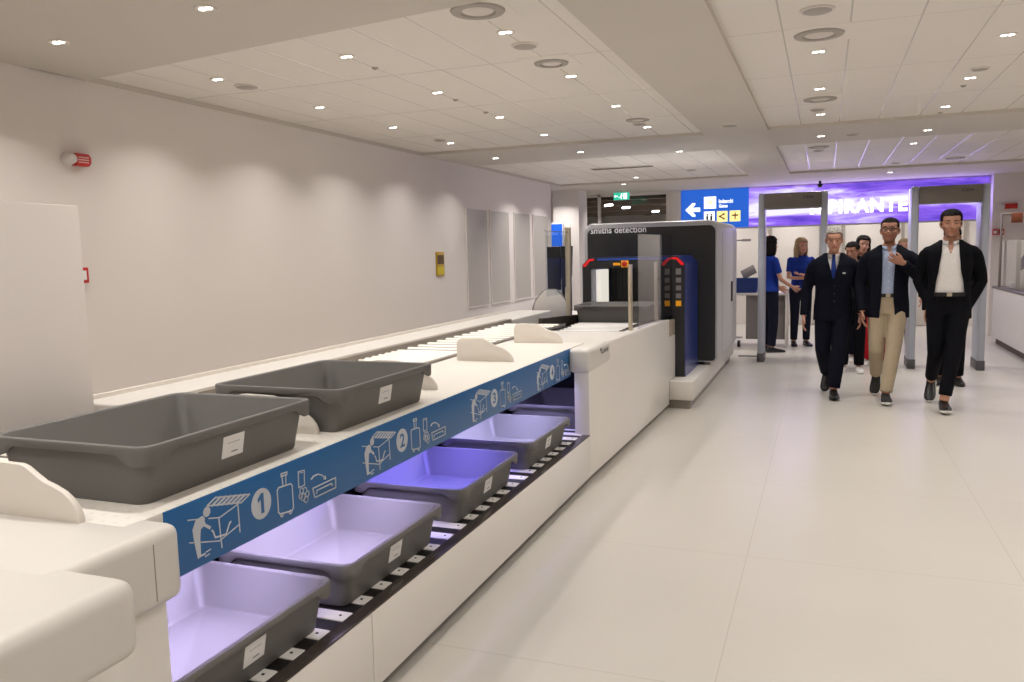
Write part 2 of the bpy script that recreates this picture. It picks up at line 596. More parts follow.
# the hall beyond the glass at the far left
farc = MB().box(-10, -2.5, 15.1, 32, 2.95, 3.1).build('ceiling_far', M['brown'], smooth=False)
struct(farc)
fb = MB()
for y in (17.2, 19.5, 22, 25, 28):
    fb.box(-10, -2.62, y, y + 0.25, 2.72, 2.95)
for x in (-8.4, -6.5, -4.6, -3.4):
    fb.box(x, x + 0.14, 15.3, 32, 2.83, 2.95)
struct(fb.build('ceiling_beam', M['beam'], farc, smooth=False))
win = MB()
for bx in ((-4.28, -4.20, 14.93, 15.0, 0, CZ), (-2.70, -2.62, 14.93, 15.0, 0, CZ), (-3.98, -3.93, 14.93, 15.0, 0, CZ), (-4.2, -2.7, 14.93, 15.0, 2.5, CZ), (-4.2, -2.7, 14.93, 15.0, 0, 0.06)):
    win.box(*bx)
w1 = struct(win.build('window_1', M['wall'], smooth=False))
struct(MB().box(-4.2, -2.7, 14.955, 14.965, 0.06, 2.5).build('pane', M['glass'], w1, smooth=False))
for k, (x, y, dx, dy, lb) in enumerate(((-5.35, 21.2, 0.55, -0.35, 'tilted white tube lamp in the brown hall behind the glass, left of the others'),
                                        (-5.25, 22.8, 0.6, -0.35, 'white tube lamp in the brown hall behind the glass, middle one'),
                                        (-5.0, 25.8, 0.6, -0.4, 'white tube lamp low behind the glass near the violet edged pillar'))):
    t = thing('tube_lamp', lb, 'lamp', (x, y, 2.70), 'tube lamps in the far hall')
    d = Vector((dx, dy, 0)).normalized() * 0.14
    MB().tube([t.location - d, t.location + d], 0.026, 10).build('tube', M['lens'], t)
    MB().tube([t.location - d + Vector((0, 0, .07)), t.location + d + Vector((0, 0, .07))], 0.045, 8).build('housing', M['beam'], t)
    add_lamp('tube_light', (x, y, 2.62), 60, (1, 0.95, 0.9), 0.5, 160, t)
ex = thing('exit_sign', 'small green lit exit sign hanging under the ceiling edge', 'sign', (-3.35, 14.2, 2.40))
MB().box(-3.49, -3.21, 14.185, 14.215, 2.385, 2.515, .005).build('sign_plate', M['exitgreen'], ex)
b = MB()
b.tube([(-3.35, 14.2, 2.515), (-3.35, 14.2, CZ)], 0.008, 8)
b.build('hanger', M['steel'], ex)
b = MB()   # running figure, arrow and door mark
yq = 14.183
b.ball((-3.345, yq, 2.487), 0.011, (1, .2, 1), 6)
b.tube([(-3.347, yq, 2.472), (-3.36, yq, 2.437)], 0.009, 6)
b.tube([(-3.36, yq, 2.437), (-3.343, yq, 2.42), (-3.352, yq, 2.398)], 0.006, 6)
b.tube([(-3.36, yq, 2.437), (-3.378, yq, 2.425), (-3.395, yq, 2.425)], 0.006, 6)
b.tube([(-3.35, yq, 2.468), (-3.332, yq, 2.455), (-3.322, yq, 2.463)], 0.004, 6)
b.box(-3.31, -3.25, yq - .002, yq + .001, 2.40, 2.50)
b.tube([(-3.46, yq, 2.45), (-3.41, yq, 2.45)], 0.007, 6)
b.prism([(-3.478, 2.45), (-3.452, 2.475), (-3.452, 2.425)], 'y', yq - .002, yq + .001)
b.build('pictogram', M['signwhite'], ex)

# ------------------------------------------------------------------ ceiling fittings
lamp_rows = [2.88, 3.88, 5.03, 6.15, 7.30, 8.48]
ORD = ['first', 'second', 'third', 'fourth', 'fifth', 'sixth', 'seventh', 'eighth']
cols = [(-3.41, [2.96, 4.05, 5.11, 6.18, 7.31, 8.47], 'ceiling row along the left wall'),
        (-2.43, [2.84, 3.92, 5.03, 6.15, 7.25, 8.45], 'second ceiling row from the left wall'),
        (-1.48, [3.85, 4.96, 6.12, 7.28, 8.99], 'row just left of the plain band'),
        (-0.05, [3.88, 5.0, 6.16, 7.34, 8.53], 'row above the aisle and left portal'),
        (0.88, [5.07, 6.25, 7.44, 8.64, 9.96, 13.35], 'row at the right edge of the picture'),
        (-2.64, [12.15], None), (-3.0, [12.87], None)]
proto_lamp = None


def make_downlight(x, y, label, group):
    global proto_lamp
    if proto_lamp is None:
        t = thing('downlight', label, 'ceiling light', (0, 0, 0), group)
        MB().lathe([(0.046, -0.004), (0.058, -0.007), (0.064, -0.003), (0.064, 0.0)], (0, 0, 0), 24).build('trim_ring', M['ring'], t)
        for s in (-1, 1):
            MB().lathe([(0.001, -0.0095), (0.012, -0.0092), (0.019, -0.0075), (0.019, -0.002)], (0.023 * s, 0, 0), 14).build('lens', M['lens'], t)
        proto_lamp = t
    else:
        t = copy_tree(proto_lamp)
    zc = CZ
    if (XL < x < XM0 or XM1 < x < XR) and (3.28 < y < 7.85 or 9.10 < y < 12.68):
        zc = CZ + 0.03
    t.location = (x, y, zc)
    t.scale = (.74, .74, .74)
    tag(t, label, 'ceiling light', group)
    add_lamp('downlight_beam', (x, y, zc - 0.02), LAMP_W, LAMP_COL, 0.09, BEAM, t)
    return t


for x, ys, rn in cols:
    for i, y in enumerate(ys):
        if rn:
            lb = 'round downlight, %s nearest in the %s' % (ORD[i], rn)
        elif x < -2.9:
            lb = 'small round downlight near the green exit sign, left one'
        else:
            lb = 'small round downlight above the blue lit gate sign'
        make_downlight(x, y, lb, 'ceiling downlights')
# lamps of the same rows outside the frame (no fittings are seen)
for x in (-3.41, -2.43, -1.48, -0.05):
    for y in (1.75, 0.6, -0.6, -1.8):
        add_lamp('downlight_beam', (x, y, CZ - 0.02), LAMP_W, LAMP_COL, 0.09, BEAM)
for x in (0.88, 1.85, 2.8, 4.2):
    for y in (3.9, 2.7, 1.4, 0.2, -1.6):
        add_lamp('downlight_beam', (x, y, CZ - 0.02), LAMP_W, LAMP_COL, 0.09, BEAM)
for x in (2.2, 3.1, 4.6):
    for y in (5.1, 6.3, 7.4, 8.6, 10.0, 11.5, 13.3):
        add_lamp('downlight_beam', (x, y, CZ - 0.02), LAMP_W, LAMP_COL, 0.09, BEAM)
for x, y in ((-0.05, 10.0), (-0.05, 11.3), (-0.05, 13.4), (-1.48, 10.4), (-1.48, 13.4), (-1.8, 15.9), (-0.6, 15.9), (0.6, 15.9), (1.8, 15.9), (3.2, 15.9),
             (-3.4, 10.4), (-2.45, 9.9), (-3.4, 11.6), (0.88, 11.3), (-5.5, 13.4), (-4.15, 12.95), (-3.6, 14.3)):
    add_lamp('downlight_beam', (x, y, CZ - 0.02), LAMP_W * 1.9, (1.0, 0.96, 0.93), 0.09, BEAM)  # stronger lamps without fittings, partly added to brighten back wall and pillar

speakers = [(-3.39, 4.29, .075, 'grey ceiling disc by the left wall, nearest'), (-1.48, 4.13, .07, 'grey ceiling disc beside the round diffuser, upper middle'),
            (-3.40, 7.06, .06, 'flat grey ceiling disc by the far part of the left wall'), (-0.05, 4.13, .075, 'large grey ceiling disc at the top, right of the plain band'),
            (-0.78, 7.35, .07, 'dark ceiling disc on the plain band above the scanner'), (-1.73, 11.49, .07, 'small grey ceiling disc near the blue gate sign'),
            (-1.50, 7.06, .06, 'grey ceiling disc left of the plain band end'), (-0.08, 10.07, .06, 'grey ceiling disc above the lit letters'),
            (0.23, 8.56, .06, 'pale ceiling disc on the cross band at right'), (0.89, 5.95, .055, 'pale ceiling disc near the right picture edge'),
            (0.87, 12.2, .06, 'small ceiling disc far right over the portal'), (-0.07, 7.06, .06, 'grey ceiling disc behind the small diffuser')]
for x, y, r, lb in speakers:
    inside = (XL < x < XM0 or XM1 < x < XR) and (3.28 < y < 7.85 or 9.10 < y < 12.68)
    z = CZ + (0.03 if inside else 0)
    t = thing('ceiling_speaker', lb, 'ceiling speaker', (x, y, z), 'ceiling speakers')
    MB().lathe([(0.001, -0.014), (r * .8, -0.012), (r * .9, -0.008), (r * .9, 0)], (x, y, z), 24).build('grille', M['disc'], t)
    MB().lathe([(r * .9, -0.009), (r, -0.007), (r * 1.05, 0), (r * .9, 0)], (x, y, z), 24).build('rim', M['ring'], t)
for x, y, lb in ((-2.43, 4.22, 'tiny grey sprinkler cap in the left ceiling field, nearest'), (-2.43, 5.32, 'tiny grey sprinkler cap in the left ceiling field, second'),
                 (-2.44, 5.89, 'tiny dark sprinkler cap in the left ceiling field, third'), (0.88, 6.54, 'tiny sprinkler cap by the right picture edge'), (0.88, 7.76, 'tiny sprinkler cap before the right cross band')):
    z = CZ + 0.03
    t = tag(MB().lathe([(0.001, -0.013), (0.010, -0.012), (0.018, -0.004), (0.022, 0)], (0, 0, 0), 16).build('sprinkler_cap', M['disc']), lb, 'sprinkler', 'sprinkler caps')
    t.location = (x, y, z)
for x, y, r, lb in ((-1.46, 3.46, .125, 'round swirl diffuser at the top middle, nearest and largest'), (-1.48, 4.57, .10, 'round swirl diffuser second along the left panel row'),
                    (-1.47, 6.84, .10, 'faint round diffuser left of the plain band, third'), (-0.045, 4.60, .125, 'round swirl diffuser right of the plain band, nearer one'),
                    (-0.05, 6.58, .12, 'round swirl diffuser right of the plain band, farther one'), (-0.08, 9.7, .11, 'violet tinted round diffuser above the left portal'),
                    (1.55, 12.0, .12, 'violet tinted round diffuser above the right portal')):
    z = CZ + 0.03
    t = thing('swirl_diffuser', lb, 'air diffuser', (x, y, z), 'round ceiling diffusers')
    MB().lathe([(r * .62, -.004), (r * .66, -.012), (r * .95, -.010), (r, 0), (r * .6, 0)], (x, y, z), 36).build('vane_ring', M['disc'], t)
    MB().lathe([(0.001, -.010), (r * .5, -.009), (r * .58, -.003), (r * .58, 0)], (x, y, z), 28).build('hub', M['diff'], t)
    q = MB()
    q.box(x - .15, x + .15, y - .17, y + .17, z - .002, z + .001)
    q.build('panel', M['ctile'], t, smooth=False)
t = thing('slot_diffuser', 'long dark linear slot vent in the far ceiling', 'air vent', (-2.48, 10.58, CZ + .03))
MB().box(-2.90, -2.06, 10.50, 10.66, CZ + .020, CZ + .031, .003).build('frame', M['diff'], t)
q = MB()
for k in range(4):
    q.box(-2.88, -2.08, 10.515 + .036 * k, 10.537 + .036 * k, CZ + .017, CZ + .024)
q.build('slot', M['slot'], t, smooth=False)

# ------------------------------------------------------------------ on the left wall
for i, (y0, y1) in enumerate(((8.91, 9.57), (9.65, 10.32), (10.52, 11.17), (11.30, 11.99))):
    t = thing('vent_panel', '%s tall perforated grey vent panel on the left wall' % ('nearest', 'second nearest', 'third', 'farthest')[i], 'vent panel', (-4, (y0 + y1) / 2, .85), 'perforated vent panels')
    MB().box(-4.0, -3.988, y0 + .012, y1 - .012, .862, 2.048).build('perforated_sheet', M['perf'], t, smooth=False)
    q = MB()
    q.box(-4.0, -3.984, y0, y0 + .014, .85, 2.06); q.box(-4.0, -3.984, y1 - .014, y1, .85, 2.06)
    q.box(-4.0, -3.984, y0 + .014, y1 - .014, .85, .864); q.box(-4.0, -3.984, y0 + .014, y1 - .014, 2.046, 2.06)
    q.build('frame', M['wall'], t, smooth=False)
t = thing('wall_notice', 'narrow gold and brown notice on the left wall before the vents', 'notice', (-4, 8.18, 1.27))
MB().box(-4, -3.985, 8.09, 8.28, 1.27, 1.535, .003).build('plate', M['gold'], t)
MB().box(-3.985, -3.983, 8.105, 8.265, 1.40, 1.50).build('picture', M['golddark'], t, smooth=False)
MB().box(-3.985, -3.983, 8.105, 8.265, 1.285, 1.37).build('print_panel', M['golddark2'], t, smooth=False)
t = thing('alarm_beacon', 'fire alarm beacon with clear dome and red sounder on the left wall', 'alarm', (-4, 3.49, 2.09))
q = MB(); q.tube([(-4, 3.455, 2.09), (-3.965, 3.455, 2.09), (-3.94, 3.455, 2.09), (-3.93, 3.455, 2.09)], [.036, .036, .026, .006], 16)
q.build('dome', M['clear_white'], t)
q = MB(); q.prism([(3.49, 2.055), (3.575, 2.055), (3.59, 2.075), (3.59, 2.105), (3.575, 2.125), (3.49, 2.125)], 'x', -4, -3.955, .004)
s_ = q.build('sounder', M['red'], t)
q = MB()
for z in (2.072, 2.086, 2.10):
    q.box(-3.957, -3.9535, 3.50, 3.57, z, z + .006)
q.build('print', M['redtext'], s_, smooth=False)
t = thing('call_point', 'red fire call point on the wall beside the white partition edge', 'alarm', (-4, 3.50, 1.37))
MB().box(-4, -3.96, 3.44, 3.515, 1.39, 1.48, .006).build('housing', M['red'], t)
MB().box(-3.962, -3.955, 3.455, 3.495, 1.408, 1.462, .002).build('press_plate', M['card'], t)
MB().box(-4, -3.985, 3.46, 3.51, 1.345, 1.385, .003).build('label_tab', M['card'], t)
t = thing('privacy_partition', 'tall plain white partition panel at the left edge of the lane', 'partition', (-3.02, 1.8, 0))
MB().box(-3.04, -3.0, 0.9, 2.635, 0.03, 1.75, .004).build('panel', M['wall'], t)
q = MB()
for y in (1.1, 2.45):
    q.box(-3.25, -3.05, y - .03, y + .03, 0, 0.03, .004); q.box(-3.06, -3.0, y - .03, y + .03, 0, 0.03, .004)
q.build('foot', M['railgrey'], t)

# ------------------------------------------------------------------ the checkpoint lane
XB = -1.53      # blue fascia plane
XF = -1.40      # outer face of the lane
ZT = 0.88       # bench top
ZB = 0.318      # return belt level

bench = thing('divestment_bench', 'long white loading bench with blue numbered fascia and low dividers', 'bench', (-1.8, 3.3, 0))
MB().box(-2.10, XB - 0.002, 1.40, 5.322, ZT - 0.03, ZT, .006).build('worktop', M['bench'], bench)
q = MB()
q.box(XB - 0.02, XB, 1.52, 5.02, 0.695, ZT - .002, .003)
fascia = q.build('fascia', M['fascia'], bench)
q = MB()
q.box(-2.10, -2.08, 1.40, 5.02, 0.0, ZT - 0.03)
for y in (1.46, 3.3, 4.98):
    q.box(-2.07, -2.0, y - .03, y + .03, 0.34, ZT - .03)
q.build('back_frame', M['dark'], bench, smooth=False)
fin_prof = [(-2.015, ZT - .002), (-2.015, ZT + .100), (-2.008, ZT + .120), (-1.992, ZT + .131), (-1.97, ZT + .134), (-1.85, ZT + .132), (-1.832, ZT + .127), (-1.80, ZT + .108),
            (-1.775, ZT + .094), (-1.745, ZT + .085), (-1.712, ZT + .072), (-1.688, ZT + .055), (-1.672, ZT + .036), (-1.664, ZT + .018), (-1.662, ZT - .002)]
for y in (1.400, 2.385, 3.335, 4.32, 5.27):
    MB().prism(fin_prof, 'y', y - .009, y + .009, .003).build('divider_fin', M['fin'], bench)


def picto(no):
    yc = (1.889, 2.742, 3.694, 4.622)[no]
    zc = (0.790, 0.786, 0.785, 0.779)[no]
    q = MB()
    lay = [0.0009]

    def T_():
        lay[0] += 0.00002
        return lay[0]

    def P(u, v):
        return (yc + u, zc + v)

    def stroke(pts, w, closed=False):
        pts = [P(*p) for p in pts]
        if closed:
            pts = pts + [pts[0]]
        for a, b in zip(pts[:-1], pts[1:]):
            a = Vector(a); b = Vector(b)
            d = (b - a)
            if d.length < 1e-6:
                continue
            d.normalize()
            n = Vector((-d.y, d.x)) * w / 2
            e = d * w * .35
            q.prism([a - e + n, b + e + n, b + e - n, a - e - n], 'x', XB, XB + T_())

    def disc(u, v, r, n=26, ry=None):
        q.prism([(yc + u + r * math.cos(2 * PI * k / n), zc + v + (ry or r) * math.sin(2 * PI * k / n)) for k in range(n)], 'x', XB, XB + T_())

    def ring(u, v, r, w, n=20):
        stroke([(u + r * math.cos(2 * PI * k / n), v + r * math.sin(2 * PI * k / n)) for k in range(n)], w, True)
    # person leaning over a conveyor
    disc(-.2195, .044, .0135)
    q.prism([P(*p) for p in ((-.240, .038), (-.228, .030), (-.2345, .010), (-.246, .004), (-.250, -.02), (-.251, -.068), (-.263, -.070), (-.272, -.02), (-.275, .012), (-.262, .034))], 'x', XB, XB + T_())
    stroke([(-.238, .034), (-.231, .012), (-.212, -.002)], .0085)
    stroke([(-.256, -.066), (-.236, -.066)], .005)
    stroke([(-.232, -.063), (-.214, -.061)], .003); stroke([(-.236, -.074), (-.220, -.072)], .003)
    # frame, belt, open tray
    stroke([(-.289, .043), (-.247, .033)], .003); stroke([(-.214, .024), (-.173, .0134), (-.0975, .0277)], .003)
    stroke([(-.1763, .0144), (-.1711, -.0717)], .004); stroke([(-.0975, .0277), (-.0956, -.0525)], .004)
    stroke([(-.2885, -.0174), (-.275, -.022)], .003); stroke([(-.248, -.030), (-.179, -.0502), (-.0994, -.0319)], .003)
    stroke([(-.205, -.012), (-.2006, -.017), (-.1939, -.0356), (-.1516, -.0407), (-.1357, -.0152), (-.130, -.012)], .0045)
    # ladder-like roller roof
    stroke([(-.2171, .0595), (-.184, .0725), (-.0464, .0416), (-.0834, .0283)], .004, True)
    for k in range(1, 7):
        t = k / 7
        a = (-.2171 + t * (.1337), .0595 - t * .0312)
        b_ = (-.184 + t * .1376, .0725 - t * .0309)
        stroke([a, b_], .0065)
    q.build('worker_pictogram', M['picto'], fascia, smooth=False)
    q = MB()
    # suitcase
    stroke([(.086, .0235), (.078, .017), (.0785, -.051), (.086, -.0585), (.144, -.066), (.152, -.060), (.1515, .012), (.144, .0195)], .0042, True)
    stroke([(.106, .024), (.1045, .052)], .004); stroke([(.121, .025), (.123, .052)], .004)
    stroke([(.1, .062), (.1295, .0605), (.128, .053), (.1, .054)], .004, True)
    ring(.094, -.064, .0055, .003, 10); ring(.136, -.068, .0055, .003, 10)
    q.build('suitcase_pictogram', M['picto'], fascia, smooth=False)
    q = MB()
    # phone, coins, tray with arrow
    stroke([(.1854, .0462), (.2166, .0434), (.2142, -.0046), (.1836, -.004)], .003, True)
    stroke([(.193, .040), (.208, .0385)], .002)
    for (u, v, r) in ((.197, -.018, .009), (.214, -.022, .010), (.226, -.036, .009), (.203, -.040, .011), (.190, -.034, .008), (.217, -.052, .010)):
        ring(u, v, r, .0022, 12)
    q.build('phone_and_coins_pictogram', M['picto'], fascia, smooth=False)
    q = MB()
    stroke([(.2509, .0043), (.262, .011), (.2882, .0115), (.310, .002), (.327, -.0137)], .003)
    q.prism([P(.330, -.018), P(.329, -.004), P(.318, -.014)], 'x', XB, XB + T_())
    stroke([(.2555, -.0271), (.3867, -.0271), (.3838, -.0608), (.2637, -.0598)], .003, True)
    stroke([(.2743, -.050), (.278, -.040), (.362, -.040), (.3651, -.048)], .003)
    q.build('tray_pictogram', M['picto'], fascia, smooth=False)
    q = MB()
    q.prism([(yc + .003 + .0445 * math.cos(2 * PI * k / 40), zc - .001 + .0455 * math.sin(2 * PI * k / 40)) for k in range(40)], 'x', XB, XB + .0012)
    d = q.build('number_disc', M['picto'], fascia, smooth=False)
    q = MB()
    if no == 0:
        q.prism([(yc + .003 + a, zc + b_) for a, b_ in ((-.001, .030), (.010, .030), (.010, -.030), (-.003, -.030), (-.003, .013), (-.016, .006), (-.016, .017))], 'x', XB + .0012, XB + .0020)
    else:
        q.merge(text_fit(text_bm(str(no + 1), .06, bold=.0012), yc - .016, yc + .022, zc - .028, zc + .027, lambda x, z, dz: Vector((XB + .0020, x, z))))
    dg_ = q.build('number', M['fascia'], fascia, smooth=False, recalc=False)


for no in range(4):
    picto(no)

# rounded white entry housing at the near end
eh = thing('entry_housing', 'rounded white housing at the near end of the lane, lower left', 'lane housing', (-1.8, 1.0, 0))
MB().box(-2.12, -1.435, 1.10, 1.48, 0.693, ZT - .0006, .028, 4).build('end_cap', M['white'], eh)
q = MB(); q.box(-2.4, -1.265, 0.30, 1.185, 0.715, ZT - .001, .034, 4)
q.build('cover', M['white'], eh)
MB().box(-1.4352, -1.4345, 1.388, 1.391, 0.715, 0.852).build('seam', M['railgrey'], eh, smooth=False)
MB().box(-2.06, -1.47, 0.45, 1.452, 0.02, 0.72, .004).build('pedestal', M['white2'], eh)
MB().box(-2.30, -1.38, 0.42, 1.08, 0.02, 0.73, .006).build('cabinet', M['white'], eh)
fp = [(x + 0.0, z) for x, z in fin_prof]

# lower return conveyor
rc = thing('return_conveyor', 'low tray return conveyor with pale slats under the blue fascia', 'conveyor', (-1.75, 3.4, 0))
q = MB()
q.box(XF - .02, XF, 1.085, 2.257, 0.042, 0.312, .003)
q.build('side_panel', M['white2'], rc)
q = MB(); q.box(XF - .02, XF, 2.261, 4.985, 0.042, 0.312, .003)
q.build('side_panel', M['white2'], rc)
MB().box(-1.452, XF + .001, 1.46, 4.985, 0.3125, 0.3185, .002).build('edge_rail', M['rail'], rc)
MB().box(-2.07, -1.43, 1.46, 5.95, 0.10, 0.3135).build('belt_bed', M['gapblack'], rc, smooth=False)
MB().box(-2.00, -1.46, 1.46, 5.0, 0.0, 0.10).build('plinth', M['dark'], rc, smooth=False)
n = 0
y = 1.5
while y < 5.9:
    q = MB()
    q.box(-2.06, -1.455, y, y + .064, 0.303, ZB, .004)
    s_ = q.build('slat', M['slat'], rc)
    if y < 4.9:
        MB().tube([(-1.484, y + .032, ZB - .001), (-1.484, y + .032, ZB + .0015)], .005, 8).build('screw', M['gapblack'], s_)
    y += .1335
# lights under the fascia
ledc = [((0.64, 0.56, 1.0), 9), ((0.65, 0.57, 1.0), 9.5), ((0.22, 0.19, 1.0), 10.5), ((0.54, 0.52, 1.0), 10)]
for (c, pw), y0 in zip(ledc, (1.77, 2.58, 3.485, 4.40)):
    st = MB()
    st.box(-1.63, -1.60, y0 - .33, y0 + .33, 0.832, 0.842)
    st = st.build('led_strip', mat('led_strip_lit', rgb(200, 190, 240), var=0, emit=(c[0], c[1], c[2], 1), estr=3.0), bench, smooth=False)
    L_ = add_lamp('strip_light', (-1.62, y0, 0.826), pw, c, 0.62, 112, None, 'RECTANGLE', 0.06, (0, 0, PI / 2))
    L_.rotation_euler = (0, math.radians(24), 0)
    L_.data.size, L_.data.size_y = 0.06, 0.60

add_lamp('strip_light', (-1.75, 4.90, .74), 1.6, (.45, .42, 1), .3, 120, None, 'RECTANGLE', .05).rotation_euler = (math.radians(42), 0, 0)  # added lamp without a strip, tints the tray inside the cabinet violet

# lane cabinet between bench and scanner
def flare(q):
    """the cabinet side runs slightly outwards towards the scanner"""
    for v in q.bm.verts:
        if v.co.x > -1.62:
            v.co.x += .055 * max(0.0, v.co.y - 5.0) / 2.9
    return q


lc = thing('lane_cabinet', 'tall white lane cabinet between the blue fascia and the scanner', 'cabinet', (-1.8, 6.4, 0))
q = MB()
q.prism([(4.985, 0.042), (7.595, 0.042), (7.595, 0.266), (7.89, 0.266), (7.89, 0.68), (7.60, 0.68), (7.60, 0.845), (4.985, 0.872)], 'x', XF - .10, XF, .004)
flare(q).build('side_panel', M['white2'], lc)
q = MB()
q.prism([(5.325, 0.825), (6.26, 0.82), (6.26, 0.864), (5.325, 0.875)], 'x', -2.12, XF - .004, .003)
q.prism([(6.26, 0.79), (7.59, 0.78), (7.59, 0.845), (6.26, 0.864)], 'x', -1.505, XF - .004, .003)
flare(q).build('top_cover', M['white'], lc)
q = MB()
q.box(-1.531, XF + .010, 4.965, 5.52, 0.722, 0.882, .03, 4)
q.build('corner_cap', M['white'], lc)
q = MB()
q.box(-2.10, -2.08, 5.03, 7.58, 0.0, 0.78); q.box(-2.08, -1.5, 5.97, 6.0, 0.0, 0.82); q.box(-2.08, -1.5, 5.04, 5.97, .80, .82); q.box(-2.08, XF - .12, 5.05, 7.58, 0, .04)
q.build('inner_lining', M['dark'], lc, smooth=False)
q = MB(); q.box(XF - .03, XF + .004, 7.61, 7.86, 0.69, 0.83, .004)
flare(q).build('connector_plate', M['steel'], lc)
q = MB()
q.merge(text_fit(text_bm('iLane', .05, bold=.0008), 5.25, 5.45, .815, .850, lambda x, z, d: Vector((XF + .0110, x, z))))
q.build('lettering', M['text_dark'], lc, smooth=False, recalc=False)
q = MB(); q.prism([(5.245 + .013 * math.cos(k * PI / 8), .845 + .010 * math.sin(k * PI / 8)) for k in range(16)], 'x', XF + .009, XF + .0112)
q.build('emblem', M['text_dark'], lc, smooth=False)

# upper roller conveyor, running beside the bench
cv = thing('roller_conveyor', 'long roller conveyor with white rollers behind the loading bench', 'conveyor', (-2.4, 4.5, 0))
q = MB(); q.box(-2.72, -2.66, 1.6, 6.9, 0.79, 0.905, .004)
q.build('side_rail', M['railgrey'], cv)
q = MB(); q.box(-2.15, -2.115, 1.6, 6.3, 0.79, 0.888, .004)
q.build('side_rail', M['railgrey'], cv)
MB().box(-2.66, -2.15, 1.6, 6.9, 0.70, 0.868).build('bed', M['rail'], cv, smooth=False)
y = 1.65
while y < 6.85:
    d = .082 if y < 4.7 else .15
    r = .036
    MB().cyl((-2.658, y, .842), (-2.152, y, .842), r, 18).build('roller', M['roller'], cv)
    y += d
q = MB()
for y in (1.8, 4.3, 6.7):
    for x in (-2.69, -2.17):
        q.box(x - .025, x + .025, y - .03, y + .03, 0, .80)
q.build('leg_frame', M['railgrey'], cv, smooth=False)
tv = thing('transfer_conveyor', 'short dark railed roller conveyor feeding the scanner tunnel', 'conveyor', (-1.95, 7.2, 0))
q = MB(); q.prism([(-2.42, 6.95), (-2.38, 6.95), (-2.15, 7.45), (-2.15, 7.88), (-2.195, 7.88), (-2.195, 7.47), (-2.42, 6.98)], 'z', .80, .905)
q.build('side_rail', M['rail'], tv, smooth=False)
q = MB(); q.box(-1.555, -1.51, 6.28, 7.88, 0.800, 0.852, .004)
q.build('side_rail', M['rail'], tv)
MB().box(-2.145, -1.56, 6.275, 7.88, 0.79, 0.835).build('bed', M['gapblack'], tv, smooth=False)
y = 6.36
while y < 7.86:
    MB().cyl((-2.14 if y > 6.95 else -2.10, y, .815), (-1.56, y, .815), .026, 14).build('roller', M['slat'], tv)
    y += .115
q = MB()
for y in (7.0, 7.70):
    q.box(-2.22, -2.18, y - .03, y + .03, 0, .79)
q.build('leg', M['railgrey'], tv, smooth=False)
lg = thing('lane_side_cover', 'long white cover ledge between the roller conveyor and left wall', 'lane cover', (-2.95, 5.5, 0))
MB().box(-3.13, -2.74, 2.66, 8.3, 0.05, ZT, .012, 3).build('cover', M['white'], lg)
MB().box(-3.15, -3.13, 2.66, 8.3, 0.05, ZT + .018, .003).build('upstand', M['fin'], lg)
MB().box(-3.08, -2.8, 2.7, 8.25, 0.0, .05).build('plinth', M['dark'], lg, smooth=False)


# trays
def make_tray(label, group, tunnel=False):
    t = thing('security_tray', label, 'tray', (0, 0, 0), group)
    n = 7

    def R(L, Wd, r, z, lip=None):
        out = []
        for (x, y) in rrect(L, Wd, r, n):
            zz = z
            if lip:
                dx = max(0.0, Wd / 2 - abs(x)); dy = max(0.0, L / 2 - abs(y))
                dd = dx + dy
                w = max(0.0, 1 - dd / 0.085)
                w = w * w * (3 - 2 * w)
                zz = z - .018 - .030 * min(1.0, w * 1.5)
            out.append(Vector((x, y, zz)))
        return out

    def dense(L, Wd, r, z, lip=None):
        """rounded rectangle with extra points on its sides, so that the lip can swell at the corners"""
        base = rrect(L, Wd, r, n)
        pts = []
        m = len(base)
        for i in range(m):
            a, b_ = Vector(base[i]), Vector(base[(i + 1) % m])
            pts.append(a)
            if (b_ - a).length > .1:
                for f in (.02, .05, .085, .12, .16, .22, .5, .78, .84, .88, .915, .95, .98):
                    pts.append(a + (b_ - a) * f)
        out = []
        for p in pts:
            zz = z
            if lip is not None:
                dx = max(0.0, Wd / 2 - abs(p.x)); dy = max(0.0, L / 2 - abs(p.y))
                w = max(0.0, 1 - (dx + dy) / 0.10)
                w = min(1.0, w * 2.2)
                w = w * w * (3 - 2 * w)
                zz = z - .016 - .028 * w
            out.append(Vector((p.x, p.y, zz)))
        return out
    H = .16
    q = MB()
    rings = [dense(.62, .44, .025, 0.003), dense(.648, .466, .032, 0.0), dense(.656, .476, .036, .008), dense(.688, .528, .042, .140), dense(.708, .553, .04, H - .004, 1),
             dense(.717, .562, .042, H - .006, 1), dense(.722, .567, .044, H - .002, 1), dense(.725, .570, .045, H - .004), dense(.720, .565, .044, H), dense(.690, .535, .036, H), dense(.682, .527, .034, H - .004),
             dense(.645, .468, .024, .018), dense(.630, .452, .018, .010)]
    q.loft(rings, True)
    q.build('tub', M['tray'], t, angle=50)
    # label card on the long side
    sl = math.atan2(.025, .132)
    c = MB()
    c.box(-.0008, .0008, -.050, .040, -.033, .033)
    mx = Matrix.Translation((.2535, 0, .086)) @ Matrix.Rotation(sl, 4, 'Y')
    bmesh.ops.transform(c.bm, matrix=mx, verts=list(c.bm.verts))
    cd = c.build('label_card', M['card'], t, smooth=False)
    c = MB()
    for zz, y0, y1 in ((-.020, -.012, .016), (.010, -.03, .022)):
        c.box(.0008, .0013, y0, y1, zz, zz + (.004 if zz < 0 else .0015))
    bmesh.ops.transform(c.bm, matrix=mx, verts=list(c.bm.verts))
    c.build('print', M['ink'], cd, smooth=False)
    return t


